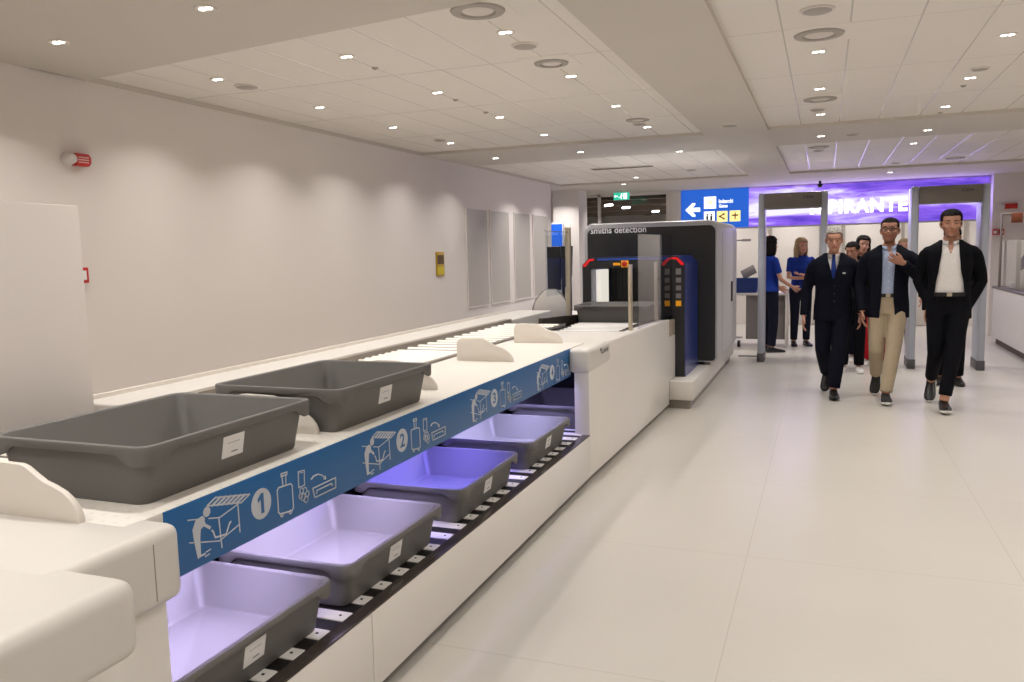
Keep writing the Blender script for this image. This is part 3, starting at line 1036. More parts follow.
tray0 = make_tray('empty grey tray on the loading bench, nearest and largest', 'grey security trays')
tray0.location = (-1.849, 1.870, ZT + .0005)
for loc, rz, lb in (((-1.846, 2.748, ZT + .0005), -.012, 'empty grey tray on the loading bench, behind the nearest one'),
                    ((-1.735, 1.772, ZB + .0005), 0, 'violet lit tray on the return conveyor below pictogram 1, nearest'),
                    ((-1.735, 2.580, ZB + .0005), 0, 'pale violet lit tray on the return conveyor, second from the viewer'),
                    ((-1.738, 3.485, ZB + .0005), .01, 'deep blue violet lit tray on the return conveyor below pictogram 2'),
                    ((-1.738, 4.40, ZB + .0005), 0, 'lavender lit tray on the return conveyor below pictogram 3'),
                    ((-1.745, 5.45, ZB + .0005), 0, 'dark shaded tray going into the white lane cabinet'),
                    ((-1.83, 7.56, .8415), PI / 2, 'grey tray at the mouth of the scanner tunnel')):
    c = copy_tree(tray0)
    c.location = loc
    c.rotation_euler = (0, 0, rz)
    tag(c, lb)

# clear guards on the lane
gd = thing('acrylic_guard', 'clear acrylic guard screen on the aisle side before the scanner', 'guard screen', (-1.43, 7.3, .86))
flare(MB().box(-1.430, -1.422, 6.46, 7.88, 0.866, 1.63)).build('pane', M['acrylic'], gd, smooth=False)
for y in (6.36, 7.32):
    flare(MB().box(-1.474, -1.451, y - .03, y + .03, 0.866, 1.39, .003)).build('post', M['steel'], gd)
gd = thing('tall_guard_post', 'tall steel post with clear guard pane left of the scanner', 'guard screen', (-2.47, 8.1, 0))
MB().box(-2.50, -2.45, 8.06, 8.12, 0.0, 1.75, .004).build('post', M['steel'], gd)
MB().box(-2.479, -2.471, 7.35, 8.06, 1.08, 1.70, .001).build('pane', M['glass'], gd, smooth=False)
MB().box(-2.481, -2.469, 7.35, 8.06, 1.70, 1.706, .001).build('pane_edge', M['railgrey'], gd, smooth=False)
MB().ball((-2.475, 8.09, 1.775), .035, (1, 1, .6), 10).build('indicator_lamp', M['glow_white'], gd)

# ------------------------------------------------------------------ baggage scanner
sc = thing('baggage_scanner', 'large black and silver baggage scanner with blue entrance hood', 'scanner', (-1.8, 9.5, 0))
q = MB(); q.box(-1.393, -1.13, 7.60, 11.2, 0.085, 0.262, .006); q.box(-2.45, -1.385, 7.87, 11.2, 0.085, 0.2615, .004)
q.build('base', M['white'], sc)
q = MB(); q.box(-1.38, -1.165, 7.64, 11.1, 0.0, 0.086); q.box(-2.40, -1.38, 7.92, 11.1, 0, .086)
q.build('plinth', M['railgrey'], sc, smooth=False)


def rr_xz(x0, x1, z0, z1, rt_, rb_):
    pts = []
    for cx, cz, a0, r in ((x1 - rt_, z1 - rt_, 0, rt_), (x0 + rt_, z1 - rt_, 90, rt_), (x0 + rb_, z0 + rb_, 180, rb_), (x1 - rb_, z0 + rb_, 270, rb_)):
        for k in range(9):
            a = math.radians(a0 + 90 * k / 8)
            pts.append((cx + r * math.cos(a), cz + r * math.sin(a)))
    return pts


x0, x1, z0, z1 = -2.49, -1.045, 0.295, 1.80
oy = 8.75
outer = rr_xz(x0, x1, z0, z1, .10, .06)
inner = rr_xz(x0 + .036, x1 - .024, z0 + .012, z1 - .056, .068, .045)
q = MB()
q.loft([[Vector((x, oy + .03, z)) for x, z in inner], [Vector((x, oy, z)) for x, z in inner], [Vector((x, oy - .004, z)) for x, z in rr_xz(x0 + .012, x1 - .008, z0 + .005, z1 - .012, .093, .056)],
        [Vector((x, oy + .012, z)) for x, z in outer], [Vector((x, 10.7, z)) for x, z in outer]], False)
q.bm.faces.new([v for v in list(q.bm.verts)[-36:]])
q.build('shell', M['mgrey'], sc)
# black front panel with the tunnel cut out of it
tx0, tx1, tz0, tz1 = -2.30, -1.40, 0.80, 1.36
q = MB()
q.prism([p for p in inner], 'y', oy + .008, oy + .020)
front = q.build('front_panel', M['mblack'], sc, smooth=False)
q = MB()
q.box(tx0, tx1, 8.735, 8.76, tz0, tz1)
q.build('tunnel_curtain', M['dark'], sc, smooth=False)
q = MB()
for k in range(11):
    xa = tx0 + .10 + k * .073
    q.box(xa, xa + .068, 8.728, 8.734, tz0 + .03, tz1 - .01)
q.build('curtain_strip', M['blackplastic'], sc, smooth=False)
q = MB()
q.merge(text_fit(text_bm('smiths detection', .08, bold=.0012), -2.415, -1.800, 1.690, 1.762, lambda x, z, d: Vector((x, oy + .0065, z))))
q.build('lettering', M['text_white'], sc, smooth=False, recalc=False)
MB().box(x1 - .001, x1 + .010, 10.05, 10.17, 0.86, 1.10, .004).build('door_handle', M['dark'], sc)
q = MB()
q.box(x1, x1 + .0015, 9.15, 9.156, .33, 1.68); q.box(x1, x1 + .0015, 10.32, 10.326, .33, 1.68)
q.build('door_seam', M['slot'], sc, smooth=False)
q = MB(); q.box(-1.19, -1.135, 8.80, 10.65, 0.262, 0.297)
q.build('sub_frame', M['railgrey'], sc, smooth=False)
q = MB()
for y in (8.84, 8.96, 10.5):
    q.lathe([(.001, 0), (.03, 0), (.03, .012), (.012, .016), (.012, .03)], (-1.165, y, .262), 14)
q.build('levelling_foot', M['dark'], sc)
# entrance hood: an arch of two legs and a top, blue outside and black in front
hx0, hx1, hy0, hy1 = -2.275, -1.250, 7.90, 8.735
hz = 1.435
hood = MB()
ch = .07
op = [(hx0, .262), (hx0, hz - ch), (hx0 + ch, hz), (hx1 - ch, hz), (hx1, hz - ch), (hx1, .262), (hx1 - .125, .262), (hx1 - .125, tz1 - .03), (hx0 + .09, tz1 - .03), (hx0 + .09, .262)]
quads = [(0, 1, 8, 9), (1, 2, 3, 4, 7, 8), (4, 5, 6, 7)]
for fi in quads:
    hood.prism([op[k] for k in fi], 'y', hy0 + .012, hy1)
hd = hood.build('entrance_hood', M['mblue'], sc, smooth=False)
q = MB()
ip = [(x + (.006 if x < -2 else -.006) if k < 6 else x, z) for k, (x, z) in enumerate(op)]
for fi in quads:
    q.prism([ip[k] for k in fi], 'y', hy0, hy0 + .012)
q.build('hood_front', M['mblack'], hd, smooth=False)
q = MB()
q.box(hx0 + .16, hx1 - .16, hy0 - .003, hy0 + .001, hz - .028, hz - .010)
q.build('blue_light_line', M['led_blue'], hd, smooth=False)
for sgn, xx in ((1, hx0), (-1, hx1)):
    q = MB()
    q.prism([(xx + sgn * .012, hz - ch - .018), (xx + sgn * .012, hz - ch + .0), (xx + sgn * (ch + .004), hz - .012), (xx + sgn * .125, hz - .010), (xx + sgn * .125, hz - .028), (xx + sgn * (ch + .012), hz - .034), (xx + sgn * .038, hz - ch - .016), (xx + sgn * .036, hz - ch - .018)], 'y', hy0 - .004, hy0 + .001)
    q.build('red_status_light', M['led_red'], hd, smooth=False)
for k in range(4):
    z = 1.285 - .076 * k
    MB().box(-1.338, -1.288, hy0 - .004, hy0 + .001, z - .028, z + (.030 if k == 0 else .018), .001).build('control_button', M['deskg'], hd, smooth=False)
MB().box(-1.339, -1.287, hy0 - .006, hy0 - .003, .952, 1.005).build('control_button', M['yellow'], hd, smooth=False)
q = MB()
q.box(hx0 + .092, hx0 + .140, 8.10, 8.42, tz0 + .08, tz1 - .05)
q.build('glowing_side_wall', M['glow_white'], hd, smooth=False)  # the wall's lit look is put in as its own emission
q = MB()
q.box(hx0 + .09, hx1 - .125, hy0 + .03, hy1, tz0 - .05, tz0 - .005)
q.build('tunnel_floor', M['gapblack'], hd, smooth=False)
es = MB(); es.box(-1.870, -1.798, hy0 - .022, hy0, 1.335, 1.402, .003)
es = es.build('stop_button_box', M['yellow'], hd)
es.location.z -= 0.0
MB().tube([(-1.834, hy0 - .022, 1.369), (-1.834, hy0 - .04, 1.369), (-1.834, hy0 - .048, 1.369)], [.024, .026, .018], 16).build('stop_button', M['red'], es)
q = MB(); q.box(-1.955, -1.882, hy0 - .003, hy0 + .001, 1.356, 1.381)
q.build('stop_label', M['yellow'], hd, smooth=False)

# ------------------------------------------------------------------ operator's chair and monitor behind the lane
ch_ = thing('operator_chair', 'grey mesh office chair behind the lane, left of the scanner', 'chair', (-2.80, 8.62, 0))
def at(x, y, z):
    return (-2.80 + x, 8.62 + y, z)
rings = []
for k in range(9):
    t = k / 8
    z = .60 + .49 * t
    w = .215 * (1 - .70 * max(0, t - .50) ** 2 / .25) * (.82 + .18 * min(1, t * 3))
    yb = -.19 - .05 * math.sin(t * PI) + .04 * t
    ring = []
    for j in range(20):
        a = 2 * PI * j / 20
        x = w * math.copysign(abs(math.cos(a)) ** .6, math.cos(a))
        yy = .018 * math.copysign(abs(math.sin(a)) ** .6, math.sin(a)) + yb + .10 * (x / .24) ** 2
        ring.append(Vector(at(x, yy, z)))
    rings.append(ring)
MB().loft(rings).build('backrest', M['chairgrey'], ch_)
fp_ = [r_[10] for r_ in rings] + [rings[-1][5]] + [r_[0] for r_ in reversed(rings)]
MB().tube(fp_ + [(rings[0][5] + rings[0][15]) / 2, fp_[0]], .011, 8).build('back_frame', M['deskg'], ch_)
q = MB()
q.loft([[Vector(at(sc_ * .25 * math.copysign(abs(math.cos(2 * PI * j / 24)) ** .5, math.cos(2 * PI * j / 24)), .05 + sc_ * .24 * math.copysign(abs(math.sin(2 * PI * j / 24)) ** .5, math.sin(2 * PI * j / 24)), z)) for j in range(24)] for sc_, z in ((.9, .44), (1, .455), (1, .49), (.92, .51))])
q.build('seat', M['chairgrey'], ch_)
for s in (-1, 1):
    q = MB(); q.tube([at(.20 * s, .02, .46), at(.235 * s, .02, .50), at(.235 * s, .02, .68)], .016, 8); q.box(-2.80 + .235 * s - .03, -2.80 + .235 * s + .03, 8.62 - .12, 8.62 + .14, .675, .705, .012)
    q.build('armrest', M['blackplastic'], ch_)
q = MB(); q.tube([at(0, -.02, .44), at(0, -.20, .44), at(0, -.235, .66)], .022, 8)
q.build('back_support', M['blackplastic'], ch_)
q = MB(); q.cyl(at(0, 0, .09), at(0, 0, .45), .028)
q.build('gas_column', M['blackplastic'], ch_)
for k in range(5):
    a = 2 * PI * k / 5 + .3
    q = MB(); q.tube([at(0, 0, .10), at(.24 * math.cos(a), .24 * math.sin(a), .065)], [.026, .018], 8)
    lg_ = q.build('base_arm', M['blackplastic'], ch_)
    MB().ball(at(.24 * math.cos(a), .24 * math.sin(a), .028), .028, (1, 1, 1), 8).build('caster', M['blackplastic'], lg_)
mo = thing('operator_monitor', 'tall black monitors on an arm stand left of the scanner', 'monitor', (-2.98, 9.5, 0))
MB().box(-3.17, -3.00, 9.47, 9.51, 1.04, 1.57, .006).build('screen_housing', M['blackplastic'], mo)
q = MB(); q.prism([(-2.99, 1.57), (-2.99, 1.20), (-2.965, 1.08), (-2.90, 1.07), (-2.86, 1.22), (-2.845, 1.57)], 'y', 9.46, 9.50, .005)
q.build('screen_housing', M['blackplastic'], mo)
q = MB(); q.tube([(-2.99, 9.55, 0.75), (-2.99, 9.55, 1.45)], .02, 10); q.box(-3.1, -2.9, 9.52, 9.58, 1.35, 1.40, .004)
q.build('stand', M['blackplastic'], mo)
q = MB(); q.box(-3.35, -2.65, 9.30, 9.95, 0.72, 0.75, .004)
q.build('console_top', M['deskw'], mo)
for x in (-3.3, -2.7):
    q = MB(); q.box(x - .02, x + .02, 9.35, 9.9, 0, .72)
    q.build('leg', M['deskg'], mo, smooth=False)
t = thing('lit_info_panel', 'blue backlit panel seen past the left wall end', 'info panel', (-4.45, 13.2, 0))
MB().box(-4.62, -4.14, 13.19, 13.21, 1.35, 1.97, .003).build('lit_face', M['signblue'], t, smooth=False)
MB().box(-4.64, -4.12, 13.21, 13.27, 0.0, 2.0, .004).build('frame', M['mgrey'], t)

# ------------------------------------------------------------------ portals
def portal(label, xa, xb, yc, dep, h, txt):
    t = thing('metal_detector_gate', label, 'metal detector', ((xa + xb) / 2, yc, 0), 'walk-through metal detectors')
    for s, x in ((-1, xa), (1, xb)):
        xi = x - s * .088
        a, b_ = min(x, xi), max(x, xi)
        q = MB(); q.box(a + .005, b_ - .005, yc - dep / 2, yc + dep / 2, 0.10, h, .022, 3)
        p = q.build('side_panel', M['pgrey'], t)
        q = MB(); q.box(a, b_, yc - dep / 2 - .006, yc + dep / 2 + .006, 0.0, .115, .008)
        q.build('foot', M['pfoot'], p)
        q = MB(); q.box(min(xi, xi + s * .004), max(xi, xi + s * .004), yc - dep / 2 + .05, yc - dep / 2 + .07, .5, h - .25)
        q.build('light_strip', M['mgrey'], p, smooth=False)
    q = MB(); q.box(xa + .080, xb - .080, yc - dep / 2 - .01, yc + dep / 2 - .04, h - .20, h - .005, .012)
    bm_ = q.build('crossbar', M['pbeam'], t)
    q = MB()
    q.merge(text_fit(text_bm(txt, .05, bold=.001), xb - .30, xb - .17, h - .085, h - .052, lambda x, z, d: Vector((x, yc - dep / 2 - .0115, z))))
    q.build('lettering', M['text_dark'], bm_, smooth=False, recalc=False)
    return t


portal('walk-through metal detector gate behind the grey haired man, left of two', -.812, .032, 11.2, .36, 2.185, 'CEIA')
portal('walk-through metal detector gate framing the man in the white shirt, right of two', .945, 1.765, 10.95, .42, 2.165, 'CEIA')
cb = tag(MB().box(-1.10, -.80, 11.55, 11.62, 0, .012, .004).build('floor_strip', M['pfoot']), 'dark flat strip on the floor from scanner to left gate', 'cable cover')  # thin dark strip lying on the floor

# ------------------------------------------------------------------ lit sign and screen on the bulkhead
sg = thing('gate_sign', 'blue lit gates sign with white arrow and yellow symbols', 'sign', (-1.85, 15, 1.87))
MB().box(-2.43, -1.262, 14.97, 15.02, 1.86, 2.545).build('face', M['signblue'], sg, smooth=False)
yq = 14.968
q = MB()
q.prism([(-2.36, 2.195), (-2.235, 2.315), (-2.185, 2.315), (-2.185, 2.285), (-2.235, 2.232), (-2.10, 2.232), (-2.10, 2.158), (-2.235, 2.158), (-2.185, 2.105), (-2.185, 2.075), (-2.235, 2.075)], 'y', yq - .002, yq + .002)
q.build('arrow', M['signwhite'], sg, smooth=False)
q = MB(); q.box(-2.03, -1.82, yq - .003, yq, 2.205, 2.415, .0)
ic = q.build('symbol_tile', M['signwhite'], sg, smooth=False)
q = MB()   # aeroplane mark
q.tube([(-1.985, yq - .003, 2.262), (-1.875, yq - .003, 2.352)], .010, 6)
q.prism([(-1.935, 2.305), (-1.965, 2.355), (-1.95, 2.365), (-1.905, 2.33)], 'y', yq - .005, yq - .003)
q.prism([(-1.925, 2.305), (-1.895, 2.265), (-1.88, 2.275), (-1.9, 2.33)], 'y', yq - .005, yq - .003)
q.build('symbol', M['signyellow'], ic, smooth=False)
q = MB()
q.merge(text_fit(text_bm('Imbarchi', .1, bold=.002), -1.772, -1.528, 2.292, 2.362, lambda x, z, d: Vector((x, yq, z))))
q.merge(text_fit(text_bm('Gates', .1, bold=.002), -1.772, -1.620, 2.215, 2.275, lambda x, z, d: Vector((x, yq, z))))
q.build('lettering', M['signwhite'], sg, smooth=False, recalc=False)
for k, xk in enumerate((-2.03, -1.805, -1.585)):
    q = MB(); q.box(xk, xk + .185, yq - .003, yq, 1.965, 2.155)
    tl_ = q.build('symbol_tile', M['signwhite' if k == 0 else 'signyellow'], sg, smooth=False)
    q = MB()
    if k == 0:
        for a in (.05, .12):
            q.ball((xk + a + .008, yq - .004, 2.10), .018, (1, .2, 1), 6); q.box(xk + a - .012, xk + a + .028, yq - .005, yq - .003, 1.985, 2.078)
    elif k == 1:
        q.tube([(xk + .05, yq - .004, 2.06), (xk + .12, yq - .004, 2.10)], .01, 6); q.tube([(xk + .05, yq - .004, 2.06), (xk + .12, yq - .004, 2.02)], .01, 6)
        for a, b_ in ((.05, 2.06), (.12, 2.10), (.12, 2.02)):
            q.ball((xk + a, yq - .004, b_), .018, (1, .2, 1), 6)
    else:
        q.box(xk + .085, xk + .105, yq - .005, yq - .003, 2.0, 2.12); q.box(xk + .04, xk + .15, yq - .005, yq - .003, 2.06, 2.085)
    q.build('symbol', M['text_dark'] if k == 0 else M['orange'], tl_, smooth=False)
vs = thing('video_wall', 'long violet video wall with big white letters over the gates', 'screen', (.6, 15, 1.85))
MB().box(-1.255, 2.43, 14.975, 15.02, 1.86, 2.53).build('display', M['screen'], vs, smooth=False)
q = MB()
q.merge(text_fit(text_bm('IS', .3, bold=.014, spacing=1.12), -.245, -.005, 2.035, 2.268, lambda x, z, d: Vector((x, 14.972, z))))
q.merge(text_fit(text_bm('PIRANTE', .3, bold=.013, spacing=1.14), .045, 1.262, 2.035, 2.268, lambda x, z, d: Vector((x, 14.972, z))))
q.build('lettering', M['text_lit'], vs, smooth=False, recalc=False)
q = MB(); q.box(-1.255, 2.43, 14.96, 15.02, 1.838, 1.86)
q.build('bottom_edge', M['mgrey'], vs, smooth=False)
add_lamp('screen_glow_boost', (.6, 14.96, 2.2), 16, (0.42, 0.30, 1.0), 3.6, 175, None, 'RECTANGLE', .55, (math.radians(90), 0, 0)).rotation_euler = (math.radians(-90), 0, 0)  # added unseen lamp that strengthens the violet light of the display
t = thing('ceiling_camera', 'small dark camera hanging from the ceiling above the white letters', 'camera', (-.09, 14.4, 2.45))
q = MB(); q.lathe([(.001, -.11), (.03, -.10), (.045, -.07), (.045, -.05), (.02, -.04), (.02, 0)], (-.09, 14.4, CZ), 14)
q.build('housing', M['blackplastic'], t)
MB().ball((-.09, 14.372, CZ - .085), .022, (1, 1, 1), 8).build('lens', M['dark'], t)

# doors and lines on the back wall, seen beyond the gates
for k, (xa, xb) in enumerate(((-.95, -.1), (.35, 1.3), (1.5, 2.3))):
    q = MB(); q.box(xa, xb, 16.47, 16.5, 0.01, 2.10, .004)
    d = struct(q.build('door_%d' % (k + 1), M['deskw']))
    q = MB(); q.box(xa - .05, xa, 16.455, 16.5, 0, 2.15); q.box(xb, xb + .05, 16.455, 16.5, 0, 2.15); q.box(xa, xb, 16.455, 16.5, 2.10, 2.15)
    struct(q.build('door_frame', M['disc'], d, smooth=False))
    q = MB(); q.tube([(xb - .10, 16.47, 1.03), (xb - .10, 16.42, 1.03), (xb - .20, 16.42, 1.03)], .010, 8)
    struct(q.build('door_handle', M['steel'], d))
t = thing('red_wall_lamp', 'small red light glowing on the white wall between the two women', 'lamp', (-.99, 16.46, 1.66))
MB().tube([(-.99, 16.5, 1.68), (-.99, 16.46, 1.68), (-.99, 16.44, 1.68)], [.045, .045, .02], 14).build('red_lens', M['led_red'], t)
MB().box(-1.05, -.93, 16.485, 16.5, 1.60, 1.76, .004).build('back_plate', M['card'], t)

# ------------------------------------------------------------------ staff desk by the left gate
dk = thing('staff_desk', 'white staff desk with grey front panel beside the left gate', 'desk', (-.95, 12.9, 0))
MB().box(-1.42, -.50, 12.62, 13.25, .785, .815, .004).build('desk_top', M['deskw'], dk)
MB().box(-1.10, -.535, 12.70, 12.72, .12, .785, .002).build('front_panel', M['deskg'], dk)
MB().box(-.535, -.505, 12.64, 13.23, .02, .785, .003).build('end_panel', M['deskw'], dk)
MB().box(-1.40, -1.37, 12.64, 13.23, .08, .785, .003).build('end_panel', M['deskw'], dk)
q = MB(); q.tube([(-1.30, 12.70, .78), (-1.30, 12.70, .10)], .02, 8)
q.build('leg', M['deskw'], dk)
for x in (-1.36, -1.20):
    MB().tube([(x - .02, 12.70, .05), (x + .02, 12.70, .05)], .05, 14).build('caster', M['blackplastic'], dk)
t = thing('blue_bin', 'dark blue plastic bin standing on the staff desk', 'bin', (-1.10, 12.95, .815))
q = MB()
q.loft([[Vector((-1.10 + x, 12.90 + y, z)) for x, y in rrect(L_, W_, .03, 4)] for L_, W_, z in ((.26, .30, .8155), (.30, .36, 1.02), (.32, .38, 1.02), (.32, .38, 1.035), (.29, .345, 1.035), (.25, .29, .83))])
q.build('tub', M['binblue'], t)
t = thing('tablet_screen', 'grey tablet screen tilted above the blue bin on the desk', 'screen', (-1.12, 13.12, .815))
q = MB(); q.box(-.11, .11, -.012, .012, -.075, .075, .008)
mt = Matrix.Translation((-1.10, 13.14, 1.12)) @ Matrix.Rotation(math.radians(-28), 4, 'Y') @ Matrix.Rotation(math.radians(-25), 4, 'X')
bmesh.ops.transform(q.bm, matrix=mt, verts=list(q.bm.verts))
q.build('display', M['deskg'], t)
q = MB(); q.tube([(-1.12, 13.18, .815), (-1.12, 13.18, 1.10)], .014, 8); q.lathe([(.001, .0), (.07, 0), (.07, .012), (.001, .016)], (-1.12, 13.18, .8155), 16)
q.build('stand', M['blackplastic'], t)
t = thing('paper_slip', 'small white paper slip at the edge of the staff desk', 'paper', (-.60, 12.72, .8155))
MB().box(-.66, -.53, 12.64, 12.74, .8155, .8175).build('sheet', M['card'], t, smooth=False)
t = thing('leaning_board', 'narrow blue edged board leaning beside the blue bin', 'board', (-1.33, 12.95, .815))
q = MB(); q.prism([(-1.30, .8155), (-1.275, .8155), (-1.355, 1.24), (-1.38, 1.235)], 'y', 12.75, 13.05)
q.build('board', M['mblue'], t, smooth=False)
q = MB(); q.prism([(-1.273, .83), (-1.269, .83), (-1.348, 1.22), (-1.352, 1.22)], 'y', 12.77, 13.03)
q.build('sheet', M['card'], t, smooth=False)
t = thing('thin_frame_post', 'thin grey frame with top arm behind the scanner, by the desk', 'frame', (-1.35, 14.0, 0))
q = MB(); q.tube([(-1.40, 14.0, 0.015), (-1.40, 14.0, 1.62), (-1.18, 14.0, 1.62)], .014, 8)
q.build('post', M['deskg'], t)
q = MB(); q.box(-1.28, -1.14, 13.985, 14.015, 1.60, 1.64)
q.build('sign_bar', M['deskg'], t, smooth=False)
q = MB(); q.lathe([(.001, 0), (.14, 0), (.14, .012), (.02, .02)], (-1.40, 14.0, 0), 20)
q.build('base', M['deskg'], t)

# ------------------------------------------------------------------ white counter of the next lane, right edge
ct = thing('white_counter', 'white counter with dark top at the right picture edge', 'counter', (2.7, 12, 0))
MB().box(2.33, 2.54, 9.9, 13.75, .10, .815, .006).build('body', M['white2'], ct)
MB().box(2.38, 2.52, 9.95, 13.7, 0, .10).build('plinth', M['slot'], ct, smooth=False)
MB().box(2.315, 2.66, 9.88, 13.77, .815, .845, .004).build('counter_top', M['ctop'], ct)
t = thing('counter_guard', 'clear glass guard on two dark posts along the white counter', 'guard screen', (2.38, 12.6, .845))
MB().box(2.376, 2.384, 10.2, 13.7, .86, 1.51, .001).build('pane', M['counter_glass'], t, smooth=False)
MB().box(2.374, 2.386, 10.2, 13.7, 1.51, 1.516).build('pane_edge', M['railgrey'], t, smooth=False)
for y in (12.55, 10.6):
    MB().box(2.385, 2.43, y - .03, y + .03, .845, 1.51, .003).build('post', M['railgrey'], t)
t = thing('counter_frame_sign', 'brown panel on a slim grey frame standing on the white counter', 'sign', (2.30, 13.4, .845))
q = MB(); q.tube([(2.345, 13.4, .845), (2.345, 13.4, 1.88), (2.46, 13.4, 1.88)], .020, 8)
q.build('frame', M['railgrey'], t)
q = MB(); q.box(2.46, 2.60, 13.385, 13.415, 1.755, 1.895, .004)
q.build('panel', M['orange'], t)
t = thing('alarm_sign', 'small red and white alarm unit on the wall right of the gates', 'alarm', (2.66, 14.75, 2.04))
MB().tube([(2.57, 14.75, 2.04), (2.57, 14.70, 2.04), (2.57, 14.69, 2.04)], [.045, .045, .02], 14).build('dome', M['clear_white'], t)
MB().box(2.61, 2.78, 14.70, 14.75, 2.00, 2.08, .008).build('sounder', M['red'], t)
for k, x in enumerate((2.49, 2.58)):
    t = thing('call_point', 'red call point on the right wall, %s of the pair' % ('left', 'right')[k], 'alarm', (x, 14.75, 1.62), 'red call points by the gates')
    MB().box(x - .035, x + .035, 14.71, 14.75, 1.60, 1.69, .005).build('housing', M['red'], t)
    MB().box(x - .022, x + .022, 14.705, 14.711, 1.62, 1.665, .002).build('press_plate', M['card'], t)
for k, (x, y) in enumerate(((2.50, 13.1), (2.52, 12.1))):
    t = thing('small_box', 'small pale violet box on the counter behind the glass, %s' % ('farther', 'nearer')[k], 'box', (x, y, .845), 'boxes on the white counter')
    MB().box(x - .07, x + .07, y - .10, y + .10, .8455, .93, .008).build('carton', M['deskw'], t)
    MB().box(x - .072, x + .072, y - .02, y + .02, .8458, .932, .002).build('tape', M['mgrey'], t)

# ------------------------------------------------------------------ people
def remesh_bm(bm, voxel, it=3, fac=0.5):
    me = bpy.data.meshes.new('r')
    bmesh.ops.recalc_face_normals(bm, faces=list(bm.faces))
    bm.to_mesh(me)
    bm.free()
    ob = bpy.data.objects.new('r', me)
    COL.objects.link(ob)
    md = ob.modifiers.new('r', 'REMESH')
    md.mode = 'VOXEL'
    md.voxel_size = voxel
    ms = ob.modifiers.new('s', 'SMOOTH')
    ms.factor = fac
    ms.iterations = it
    dg = bpy.context.evaluated_depsgraph_get()
    dg.update()
    m2 = bpy.data.meshes.new_from_object(ob.evaluated_get(dg))
    out = bmesh.new()
    out.from_mesh(m2)
    bpy.data.objects.remove(ob)
    bpy.data.meshes.remove(me)
    bpy.data.meshes.remove(m2)
    return out


def lerp_tab(tab, z):
    if z <= tab[0][0]:
        return tab[0][1:]
    for a, b in zip(tab[:-1], tab[1:]):
        if z <= b[0]:
            f = (z - a[0]) / (b[0] - a[0])
            f = f * f * (3 - 2 * f) * .5 + f * .5
            return tuple(p + (q - p) * f for p, q in zip(a[1:], b[1:]))
    return tab[-1][1:]


def torso_rings(tab, z0, z1, steps, grow=0.0, n=32, e=0.86):
    rings = []
    for k in range(steps + 1):
        z = z0 + (z1 - z0) * k / steps
        rx, rf, rb, cy = lerp_tab(tab, z)
        ring = []
        for j in range(n):
            a = 2 * PI * j / n
            ca, sa = math.cos(a), math.sin(a)
            x = (rx + grow) * math.copysign(abs(ca) ** e, ca)
            y = cy + ((rb if sa > 0 else rf) + grow) * math.copysign(abs(sa) ** e, sa)
            ring.append(Vector((x, y, z)))
        rings.append(ring)
    return rings


TORSO_M = [(0.84, .135, .095, .105, .01), (0.93, .160, .105, .125, .01), (1.03, .152, .105, .110, .0), (1.12, .150, .108, .095, .0), (1.28, .172, .120, .108, .0),
           (1.38, .182, .108, .108, .005), (1.43, .165, .085, .092, .012), (1.475, .095, .062, .072, .016), (1.50, .064, .058, .062, .014), (1.56, .058, .055, .058, .010)]
TORSO_F = [(0.84, .140, .095, .115, .01), (0.93, .168, .105, .130, .01), (1.03, .140, .100, .105, .0), (1.12, .128, .100, .090, .0), (1.27, .150, .135, .100, .0),
           (1.38, .158, .100, .098, .005), (1.43, .140, .078, .085, .012), (1.475, .080, .055, .064, .016), (1.50, .053, .048, .052, .014), (1.56, .048, .046, .050, .010)]
HEADT = [(0.00, .026, -.080, -.040), (.05, .042, -.092, -.018), (.12, .053, -.095, .015), (.22, .060, -.093, .050), (.33, .066, -.093, .078), (.43, .070, -.089, .092),
         (.50, .072, -.084, .098), (.60, .075, -.092, .103), (.70, .077, -.091, .104), (.80, .074, -.080, .098), (.88, .066, -.062, .084), (.95, .046, -.034, .058), (1.0, .016, -.004, .026)]
HH = .232


def head_bm(female=False):
    q = MB()
    rings = []
    n = 36
    for k in range(41):
        t = k / 40
        w, f, b = lerp_tab(HEADT, t)
        if female:
            w *= .95
        cy = (f + b) / 2
        ry = (b - f) / 2
        e = .84 if t < .8 else 1.0
        rings.append([Vector((w * math.copysign(abs(math.cos(2 * PI * j / n)) ** e, math.cos(2 * PI * j / n)), cy + ry * math.copysign(abs(math.sin(2 * PI * j / n)) ** e, math.sin(2 * PI * j / n)), t * HH)) for j in range(n)])
    q.loft(rings)
    z = lambda t: t * HH
    q.tube([(0, -.083, z(.57)), (0, -.096, z(.47)), (0, -.109, z(.385)), (0, -.104, z(.345)), (0, -.090, z(.325))], [.007, .009, .0125, .012, .007], 10)
    for s in (-1, 1):
        q.ball((.011 * s, -.094, z(.365)), .009, (1, 1, .85), 8)
        q.tube([(.010 * s, -.090, z(.595)), (.030 * s, -.090, z(.61)), (.052 * s, -.074, z(.585))], [.006, .0075, .006], 8)
        q.ball((.042 * s, -.066, z(.40)), .026, (1, .8, .8), 8)
        q.tube([(.072 * s, .006, z(.58)), (.083 * s, .020, z(.56)), (.086 * s, .024, z(.47)), (.079 * s, .014, z(.37)), (.072 * s, .004, z(.34))], [.006, .009, .009, .008, .005], 8)
    q.tube([(-.024, -.085, z(.225)), (-.010, -.096, z(.24)), (0, -.097, z(.235)), (.010, -.096, z(.24)), (.024, -.085, z(.225))], [.003, .0055, .0055, .0055, .003], 8)
    q.tube([(-.022, -.085, z(.215)), (0, -.096, z(.195)), (.022, -.085, z(.215))], [.003, .0068, .003], 8)
    q.ball((0, -.082, z(.07)), .020, (1.1, .8, .8), 8)
    return q.bm


